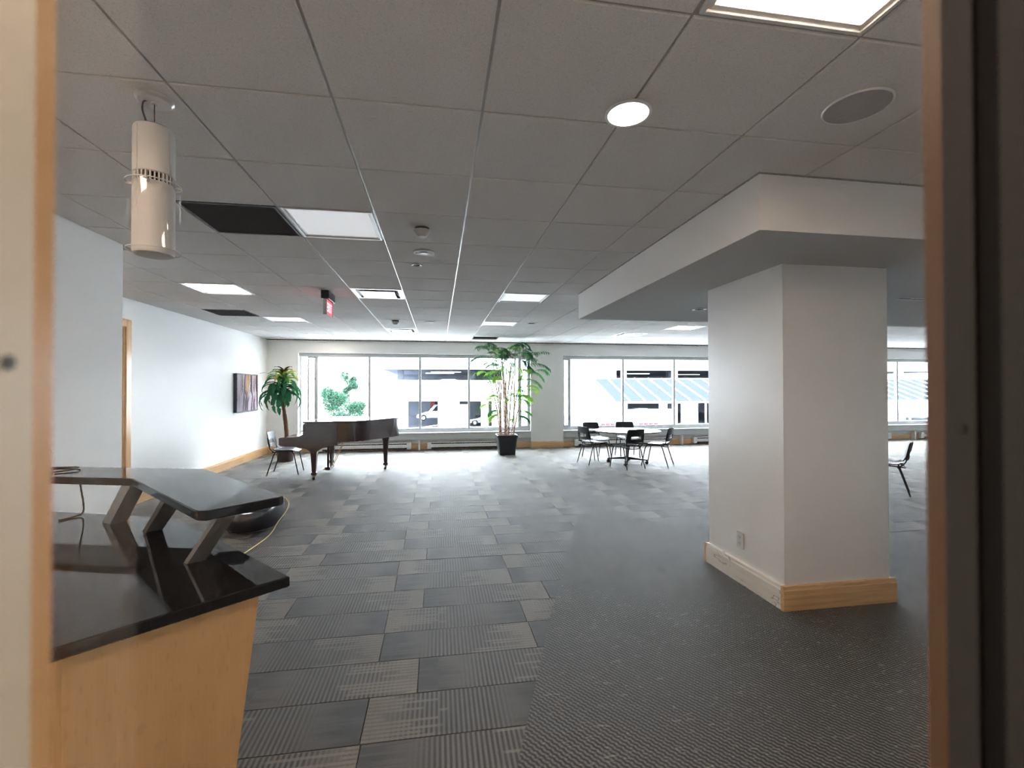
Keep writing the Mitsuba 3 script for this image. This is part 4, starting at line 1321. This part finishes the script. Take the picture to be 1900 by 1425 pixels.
for q in range(76):
    h = q / 75
    z0 = 1.40 + 0.44 * h
    a = q * 2.39996 + rl.uniform(-0.3, 0.3)
    ln = 0.66 * (1 - 0.52 * h) * rl.uniform(0.82, 1.1)
    el = 0.25 + 0.95 * h + rl.uniform(-0.25, 0.25)
    base = np.array([px_ - 0.085 + 0.055 * h, py_ - 0.01, z0])
    pts = [base]
    d_el = el
    n = 11
    for i in range(n):
        d_el -= (2.6 - 1.0 * h) / n * (0.55 + i / n * 1.1)
        pts.append(pts[-1] + ln / n * np.array([math.cos(a) * math.cos(d_el), math.sin(a) * math.cos(d_el), math.sin(d_el)]))
    m = 'm_leaf_dark' if h < 0.55 else ('m_leaf_mid' if rl.random() < 0.45 else 'm_leaf_yellow')
    if h > 0.9 and rl.random() < 0.5:
        m = 'm_leaf_brown'
    part(plant, 'leaf', blade(pts, 0.056 * (1 - 0.35 * h) * rl.uniform(0.85, 1.15), 0.35), m, smooth=True)
# long stray leaf to the left
part(plant, 'leaf', blade(spline([(px_ - 0.09, py_, 1.60), (px_ - 0.22, py_ - 0.03, 1.80), (px_ - 0.36, py_ - 0.05, 1.87), (px_ - 0.50, py_ - 0.06, 1.85), (px_ - 0.56, py_ - 0.06, 1.80)], 4), 0.014, 0.3), 'm_leaf_brown', smooth=True)

palm = thing('bamboo_palm', 'tall palm with many slender canes in a dark square planter before the window pier', 'plant')
cx_, cy_ = 1.575, 10.66


def square_ring(zs, ws):
    v, f = [], []
    for z, w in zip(zs, ws):
        c = 0.9
        for (sx, s2) in ((-1, -c), (-c, -1), (c, -1), (1, -c), (1, c), (c, 1), (-c, 1), (-1, c)):
            v.append((cx_ + sx * w, cy_ + s2 * w, z))
    k = len(zs)
    for i in range(k - 1):
        for j in range(8):
            q = (j + 1) % 8
            f += [(i * 8 + j, i * 8 + q, (i + 1) * 8 + q), (i * 8 + j, (i + 1) * 8 + q, (i + 1) * 8 + j)]
    f += [(0, j + 1, j) for j in range(1, 7)] + [((k - 1) * 8, (k - 1) * 8 + j, (k - 1) * 8 + j + 1) for j in range(1, 7)]
    return trimesh.Trimesh(np.array(v), np.array(f), process=False)


part(palm, 'planter', square_ring([0.002, 0.012, 0.40, 0.405, 0.452, 0.460, 0.457, 0.43], [0.170, 0.180, 0.225, 0.236, 0.240, 0.234, 0.215, 0.21]), 'm_pot_dark')
part(palm, 'soil', square_ring([0.431, 0.445], [0.207, 0.15]), 'm_soil')
rp = random.Random(23)
canes = []
for q in range(17):
    a, r = rp.uniform(0, 2 * PI), 0.185 * math.sqrt(rp.random())
    bx, by = cx_ + r * math.cos(a), cy_ + r * math.sin(a)
    ht = rp.uniform(1.25, 2.05) if q > 3 else rp.uniform(1.9, 2.15)
    lean_x = (bx - cx_) * 1.2 + rp.uniform(-0.20, 0.30)
    lean_y = (by - cy_) * 0.6 + rp.uniform(-0.16, 0.06)
    pts = spline([(bx, by, 0.43), (bx + 0.25 * lean_x, by + 0.25 * lean_y, 0.43 + ht * 0.4), (bx + 0.65 * lean_x, by + 0.6 * lean_y, 0.43 + ht * 0.75), (bx + lean_x, by + lean_y, 0.43 + ht)], 6)
    part(palm, 'cane', tube(pts, np.linspace(0.013, 0.007, len(pts)), 8), 'm_cane', smooth=50)
    canes.append(pts)


def frond(base, az, el, ln, n_leaf, mat_, droop=0.9, ll=0.20, lw=0.016):
    b = np.array(base, float)
    pts, d = [b], el
    n = 10
    for i in range(n):
        d -= droop / n * (0.3 + 1.4 * i / n)
        pts.append(pts[-1] + ln / n * np.array([math.cos(az) * math.cos(d), math.sin(az) * math.cos(d), math.sin(d)]))
    pts = np.array(pts)
    ms = [tube(pts, np.linspace(0.004, 0.0012, len(pts)), 5)]
    for k in range(n_leaf):
        s = 0.22 + 0.78 * k / (n_leaf - 1)
        x = s * n
        i = min(int(x), n - 1)
        p = pts[i] + (pts[i + 1] - pts[i]) * (x - i)
        tdir = pts[i + 1] - pts[i]
        tdir /= np.linalg.norm(tdir)
        sd = np.cross(tdir, [0, 0, 1.0])
        sd /= np.linalg.norm(sd) + 1e-9
        for sgn in (-1, 1):
            L = ll * (0.55 + 0.6 * math.sin(PI * min(1, 0.15 + 0.75 * s))) * rp.uniform(0.85, 1.1)
            dirv = sd * sgn * 0.80 + tdir * 0.62 + np.array([0, 0, -0.08])
            dirv /= np.linalg.norm(dirv)
            q = [p, p + dirv * L * 0.35, p + dirv * L * 0.7 + np.array([0, 0, -0.03 * L / 0.2]), p + dirv * L + np.array([0, 0, -0.09 * L / 0.2])]
            ms.append(blade(q, lw * rp.uniform(0.85, 1.15), 0.15))
    return cat(ms)


for q, pts in enumerate(canes):
    k = 3 if pts[-1][2] > 2.0 else 2
    for j in range(k):
        az = rp.uniform(0, 2 * PI)
        # crowns spread along the wall and towards the room, clear of the wall
        if math.sin(az) > 0.35 and rp.random() < 0.8:
            az = -az
        zt = pts[-1][2]
        el = rp.uniform(0.25, 1.2)
        ln = min(rp.uniform(0.34, 0.55), (2.67 - zt) / max(0.30, math.sin(el)) * 1.3)
        mt = 'm_leaf_dark' if zt > 2.2 and rp.random() < 0.7 else ('m_leaf_mid' if rp.random() < 0.6 else 'm_leaf_light')
        b = pts[-1] + np.array([0, 0, -0.03 * j])
        part(palm, 'frond', frond(b, az, el, max(ln, 0.24), 10, mt, droop=1.5, ll=0.135, lw=0.011), mt, smooth=True)
for q in range(30):
    zz = rp.uniform(1.25, 2.42)
    xx = 1.62 + 0.30 * rp.random() + 0.12 * (zz - 1.2) if q % 4 else 1.40 - 0.08 * rp.random()
    az = rp.uniform(-1.3, 0.5) if q % 4 else rp.uniform(2.7, 4.2)
    mt = 'm_leaf_dark' if zz > 1.95 else ('m_leaf_light' if rp.random() < 0.55 else 'm_leaf_mid')
    part(palm, 'frond', frond((xx, 10.44, zz), az, rp.uniform(0.1, 1.1), rp.uniform(0.2, 0.36), 7, mt, droop=1.3, ll=0.12, lw=0.012), mt, smooth=True)
for (x, y, z, az, el, ln, mt) in ((1.95, 10.50, 2.10, 0.1, 0.9, 0.70, 'm_leaf_dark'), (1.95, 10.50, 2.06, -0.2, 0.35, 0.62, 'm_leaf_dark'), (1.90, 10.46, 1.95, -0.3, 0.1, 0.55, 'm_leaf_mid'), (1.88, 10.45, 1.75, -0.4, 0.15, 0.5, 'm_leaf_mid'),
                                  (1.36, 10.5, 2.20, 3.2, 0.45, 0.62, 'm_leaf_dark'), (1.45, 10.5, 2.38, 2.6, 0.75, 0.5, 'm_leaf_dark'), (1.62, 10.5, 2.40, 0.6, 0.9, 0.4, 'm_leaf_dark'),
                                  (1.80, 10.45, 1.45, -0.2, 0.5, 0.48, 'm_leaf_light'), (1.82, 10.42, 1.36, -0.9, 0.3, 0.46, 'm_leaf_light'), (1.78, 10.42, 1.40, 0.3, 0.1, 0.40, 'm_leaf_light'), (1.84, 10.42, 1.52, -0.5, 0.6, 0.42, 'm_leaf_light'),
                                  (1.42, 10.45, 1.88, 3.3, 0.5, 0.34, 'm_leaf_light'), (1.40, 10.45, 1.80, 3.9, 0.2, 0.32, 'm_leaf_light'),
                                  (1.38, 10.45, 1.10, 3.2, 0.6, 0.42, 'm_leaf_light'), (1.40, 10.45, 1.02, 3.6, 0.3, 0.36, 'm_leaf_mid'), (1.42, 10.45, 1.20, 2.8, 0.8, 0.34, 'm_leaf_light'), (1.42, 10.42, 0.95, 3.4, 0.1, 0.34, 'm_leaf_light'),
                                  (1.60, 10.42, 1.15, -1.6, 0.9, 0.34, 'm_leaf_light'), (1.62, 10.42, 1.28, -1.2, 1.0, 0.30, 'm_leaf_light'), (1.76, 10.45, 0.98, 0.1, 0.4, 0.36, 'm_leaf_mid'), (1.74, 10.45, 0.90, -0.2, 0.2, 0.34, 'm_leaf_dark'),
                                  (1.64, 10.42, 0.74, -1.3, 0.9, 0.26, 'm_leaf_light')):
    part(palm, 'frond', frond((x, y, z), az, el, ln, 10, mt, droop=1.15, ll=0.15, lw=0.013), mt, smooth=True)

# ================================================================ OUTSIDE, ACROSS THE STREET
GZ = -2.9
struct('ground', box(-60, YB + 0.6, GZ - 0.2, 110, 120, GZ), 'm_asphalt', 'pale street and forecourt')
FYO = 50.0
gar = thing('parking_garage', 'pale concrete parking garage with dark open decks across the street', 'building')
U0, U1, L0, L1 = 2.446, 3.59, 0.162, -2.62
part(gar, 'fascia', box(-6.4, FYO, U1, 72, FYO + 0.5, 4.95), 'm_concrete')
part(gar, 'spandrel', box(-9.2, FYO, L0, 72, FYO + 0.4, U0), 'm_concrete')
part(gar, 'plinth', box(-9.2, FYO, GZ, 72, FYO + 0.4, L1), 'm_concrete')
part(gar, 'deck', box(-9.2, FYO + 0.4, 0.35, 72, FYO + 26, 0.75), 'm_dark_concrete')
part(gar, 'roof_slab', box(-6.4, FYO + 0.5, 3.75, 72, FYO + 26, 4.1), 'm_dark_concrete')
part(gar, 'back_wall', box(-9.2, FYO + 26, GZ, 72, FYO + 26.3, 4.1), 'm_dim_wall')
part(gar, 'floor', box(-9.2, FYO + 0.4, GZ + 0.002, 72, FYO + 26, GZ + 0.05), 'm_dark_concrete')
for (x0, x1) in ((6.9, 20.1), (20.72, 21.3), (27.0, 27.6), (34.2, 35.0), (41.5, 42.3), (48.8, 49.6), (57.45, 58.5), (63.1, 64.0)):
    part(gar, 'upper_pier', box(x0, FYO + 0.02, U0, x1, FYO + 0.38, U1), 'm_concrete')
for (x0, x1) in ((-9.2, -3.17), (4.62, 5.4), (5.8, 21.4), (25.4, 26.3), (27.05, 27.6), (28.15, 30.15), (35, 42), (43, 58.8), (63, 72)):
    part(gar, 'lower_pier', box(x0, FYO + 0.02, L1, x1, FYO + 0.38, L0), 'm_concrete')
part(gar, 'ribbed_panel', box(-0.06, FYO + 0.1, L1, 2.29, FYO + 0.35, L0), 'm_ribbed', label='ribbed pale panel')
part(gar, 'dark_panel', box(2.29, FYO + 0.9, L1, 3.3, FYO + 1.1, L0 - 0.35), 'm_dark_concrete')
for x in (-4.5, 4.2, 11.0, 24.0, 30.5, 60.0):
    part(gar, 'inner_column', box(x - 0.35, FYO + 7.0, GZ + 0.05, x + 0.35, FYO + 7.7, 3.7), 'm_dim_wall')
for (x, w, z) in ((0.2, 3.2, 3.28), (0.9, 3.4, 3.42), (23.9, 3.3, 3.30), (30.4, 3.6, 3.22), (60.8, 3.0, 3.3)):
    k = part(gar, 'tube_lamp', box(x - w / 2, FYO + 3.0, z - 0.05, x + w / 2, FYO + 3.15, z + 0.05), 'm_lamp_body')
    scene[k]['emitter'] = emit((0.95, 1.0, 1.0), 2.0)
single('handrail', tube([(-3.1, 49.2, -2.72), (5.3, 49.2, -1.62)], 0.045, 8), 'm_white_metal', 'sloping white handrail in front of the parking garage', 'handrail', smooth=40)

# glazed canopy before the garage, seen through the second window
can = thing('glass_canopy', 'pale sloping glass canopy with white ribs across the street, beyond the second window', 'canopy')
C0, C1 = (44.0, 2.45), (38.5, 0.35)
part(can, 'top_beam', box(15.2, 43.95, 2.36, 19.2, 44.3, 2.56), 'm_blue_grey', label='dark beam over the first bays')
part(can, 'ridge', box(19.2, 43.95, 2.36, 60.0, 44.3, 2.56), 'm_concrete')
part(can, 'gutter', box(15.2, 38.35, 0.18, 60.0, 38.6, 0.36), 'm_concrete')
part(can, 'lower_wall', box(15.2, 39.3, GZ + 0.001, 21.5, 39.6, -0.35), 'm_concrete')
for k in range(31):
    x = 15.2 + 1.45 * k
    part(can, 'rib', hull([(x + a, y, z + b) for a in (0, 0.10) for (y, z) in (C0, C1) for b in (0.0, 0.14)]), 'm_white_metal')
    if k < 30:
        part(can, 'glass', hull([(x + 0.10, C0[0], C0[1]), (x + 1.45, C0[0], C0[1]), (x + 0.10, C1[0], C1[1]), (x + 1.45, C1[0], C1[1]), (x + 0.10, C0[0], C0[1] + 0.03), (x + 1.45, C0[0], C0[1] + 0.03), (x + 0.10, C1[0], C1[1] + 0.03), (x + 1.45, C1[0], C1[1] + 0.03)]), 'm_awning')
    if k % 3 == 0:
        part(can, 'post', box(x, 38.42, GZ + 0.001, x + 0.12, 38.54, 0.18), 'm_white_metal')


def car(x, y, rz, body, label, L=4.5, H=1.46, W=1.8, suv=False, z=GZ, group=None):
    t = thing('car', label, 'car', group)
    b = 0.30
    belt = 0.88 if not suv else 1.05
    lo = []
    for s in (-1, 1):
        for (px, pz, k) in ((-L / 2, 0.42, .90), (-L / 2 + .05, b, .92), (L / 2 - .08, b, .92), (L / 2, .45, .88), (L / 2 - .06, .66, .88), (L / 2 - 1.1, belt - 0.02, .97), (-L / 2 + .12, belt, .94), (-L / 2, .70, .92), (0, b + .1, 1.0), (0, .62, 1.0)):
            lo.append((px, s * W / 2 * k, pz))
    low = hull(lo)
    r0, r1 = (-L / 2 + 0.35, 0.35) if suv else (-L / 2 + 1.15, 0.15)
    f0, f1 = (-L / 2 + 0.15, L / 2 - 1.30) if suv else (-L / 2 + 0.45, L / 2 - 1.25)
    cab = hull([(px, s * W / 2 * k, pz) for s in (-1, 1) for (px, pz, k) in ((f0, belt - 0.03, .93), (f1, belt - 0.03, .93), (r0, H, .72), (r1, H, .72), ((r0 + r1) / 2, H + .03, .66))])
    P = lambda m: moved(m, x, y, z + 0.003, rz=rz)
    part(t, 'body', P(cat([low])), body, smooth=25)
    part(t, 'cabin', P(cab), body, smooth=25)
    for s in (-1, 1):
        q = lambda u, v: np.array([(f0 + (r0 - f0) * v) * (1 - u) + (f1 + (r1 - f1) * v) * u, s * (W / 2 * (.93 - .21 * v) + 0.012), belt - 0.03 + (H - belt + 0.03) * v])
        for (u0, u1) in ((0.16, 0.50), (0.54, 0.86)):
            c4 = [q(u0, .16), q(u1, .16), q(u1 - (.04 if u1 > .8 else 0), .86), q(u0 + (.05 if u0 < .3 else 0), .86)]
            part(t, 'side_window', P(hull([p + [0, d, 0] for p in c4 for d in (0, -s * 0.02)])), 'm_car_glass')
    for (xa, xb, sg) in ((f1, r1, 1), (f0, r0, -1)):
        c4 = [np.array([xa + (xb - xa) * v + sg * 0.012, s * W / 2 * (.80 - .17 * v), belt + (H - belt) * v]) for v in (.12, .88) for s in (-1, 1)]
        part(t, 'windscreen', P(hull([p + [-sg * d, 0, 0] for p in c4 for d in (0, 0.02)])), 'm_car_glass')
    for wx in (-L / 2 + 0.85, L / 2 - 0.85):
        for s in (-1, 1):
            wh = part(t, 'wheel', P(moved(trimesh.creation.cylinder(0.34, 0.22, sections=20), wx, s * (W / 2 - 0.10), 0.34, rx=PI / 2)), 'm_tyre', smooth=35)
            part(wh, 'rim', P(moved(trimesh.creation.cylinder(0.20, 0.02, sections=14), wx, s * (W / 2 + 0.015), 0.34, rx=PI / 2)), 'm_chrome', smooth=35)
    return t


car(-0.15, 56.0, PI, 'm_car_white', 'white sport utility car in the lower garage bay seen through the first window', L=4.8, H=1.85, W=1.9, suv=True, z=GZ + 0.65)
car(1.1, 61.5, 0.0, 'm_car_red', 'red van behind the white sport utility car', L=4.6, H=2.25, W=1.9, suv=True, z=GZ + 0.75)
car(5.6, 54.5, PI, 'm_car_grey', 'grey car in the garage bay right of the ribbed panel', L=4.5, H=1.45, z=GZ + 0.10)
car(24.6, 52.6, 0.0, 'm_car_white', 'white sedan in the garage bay behind the round table', L=4.6, H=1.48, z=GZ + 0.55)
car(-2.3, 54.0, PI / 2, 'm_car_dark', 'dark car on the upper garage deck near the second pane', L=4.5, H=1.75, suv=True, z=0.752)
car(1.0, 54.5, PI / 2 + 0.2, 'm_car_white', 'white car on the upper garage deck under the tube lamps', L=4.5, H=1.85, suv=True, z=0.752)
car(-6.2, 53.6, 0.0, 'm_car_white', 'white van at the open left end of the upper garage deck', L=4.9, H=2.0, suv=True, z=0.752)
car(-8.6, 47.0, 0.0, 'm_car_dark', 'long dark car parked under the street trees', L=4.8, H=1.5, z=GZ + 0.5)


def tree(x, y, z0, zc, rx_, rz_, n, label, seed, trunk_h=1.6):
    r_ = random.Random(seed)
    t = thing('tree', label, 'tree', None)
    part(t, 'trunk', tube(spline([(x, y, z0), (x + 0.05, y, z0 + 0.5 * trunk_h), (x - 0.04, y, z0 + trunk_h), (x, y, zc + 0.4 * rz_)], 5), np.linspace(0.13, 0.03, 16), 8), 'm_trunk', smooth=50)
    v, f = [], []
    blobs = [(r_.uniform(-0.6, 0.6) * rx_, r_.uniform(-0.6, 0.6) * rx_, r_.uniform(-0.7, 0.75) * rz_, r_.uniform(0.30, 0.55)) for _ in range(9)]
    for _ in range(n):
        bx, by, bz, br = r_.choice(blobs)
        d = np.array([r_.gauss(0, 1), r_.gauss(0, 1), r_.gauss(0, 1)])
        d /= np.linalg.norm(d)
        p = np.array([x + bx, y + by, zc + bz]) + d * br * rx_ * r_.uniform(0.5, 1.0)
        a = np.array([r_.gauss(0, 1), r_.gauss(0, 1), r_.gauss(0, 0.6)])
        a /= np.linalg.norm(a)
        b = np.cross(a, [r_.gauss(0, 1), r_.gauss(0, 1), r_.gauss(0, 1)])
        b /= np.linalg.norm(b)
        s = r_.uniform(0.07, 0.13)
        k = len(v)
        v += [p - a * s, p + b * s * 0.5, p + a * s, p - b * s * 0.5]
        f += [(k, k + 1, k + 2), (k, k + 2, k + 3)]
    part(t, 'foliage', trimesh.Trimesh(np.array(v), np.array(f), process=False), 'm_tree_leaf', kind='stuff')


tree(-9.6, 45.0, GZ, 0.2, 1.5, 1.3, 3600, 'leafy street tree seen through the first window pane, left one', 3)
tree(-8.8, 48.3, GZ, 1.6, 0.9, 2.0, 2200, 'taller thin street tree right beside the left leafy one', 4, trunk_h=2.6)
tree(-7.3, 42.6, GZ, -0.25, 1.1, 0.45, 1800, 'low spreading street tree over the long dark car', 5, trunk_h=1.4)
t = thing('newspaper_box', 'small blue box on the forecourt beyond the second pane', 'street box')
diffuse('m_blue', (0.10, 0.22, 0.55))
part(t, 'body', box(-5.75, 45.8, GZ + 0.9, -5.15, 46.3, GZ + 1.55, 0.04), 'm_blue')
part(t, 'stand', box(-5.6, 45.9, GZ + 0.001, -5.3, 46.2, GZ + 0.90, 0.02), 'm_dark_metal')
diffuse('m_dark_red', (0.10, 0.03, 0.04))
for q in range(9):
    x = 13.6 + 0.42 * q if q < 5 else 17.0 + 0.45 * (q - 5)
    ords = ('first', 'second', 'third', 'fourth', 'fifth')
    t = thing('planter_box', ords[q] + ' dark red planter from the left outside, behind the far left chair' if q < 5 else ords[q - 5] + ' dark red planter from the left outside, between the two far chairs', 'planter', 'dark planters outside the second window')
    part(t, 'box', box(x, 37.0, -1.75, x + 0.26, 37.3, -1.45, 0.02), 'm_dark_red')
    part(t, 'leg', box(x + 0.05, 37.05, GZ + 0.001, x + 0.21, 37.25, -1.751), 'm_concrete')
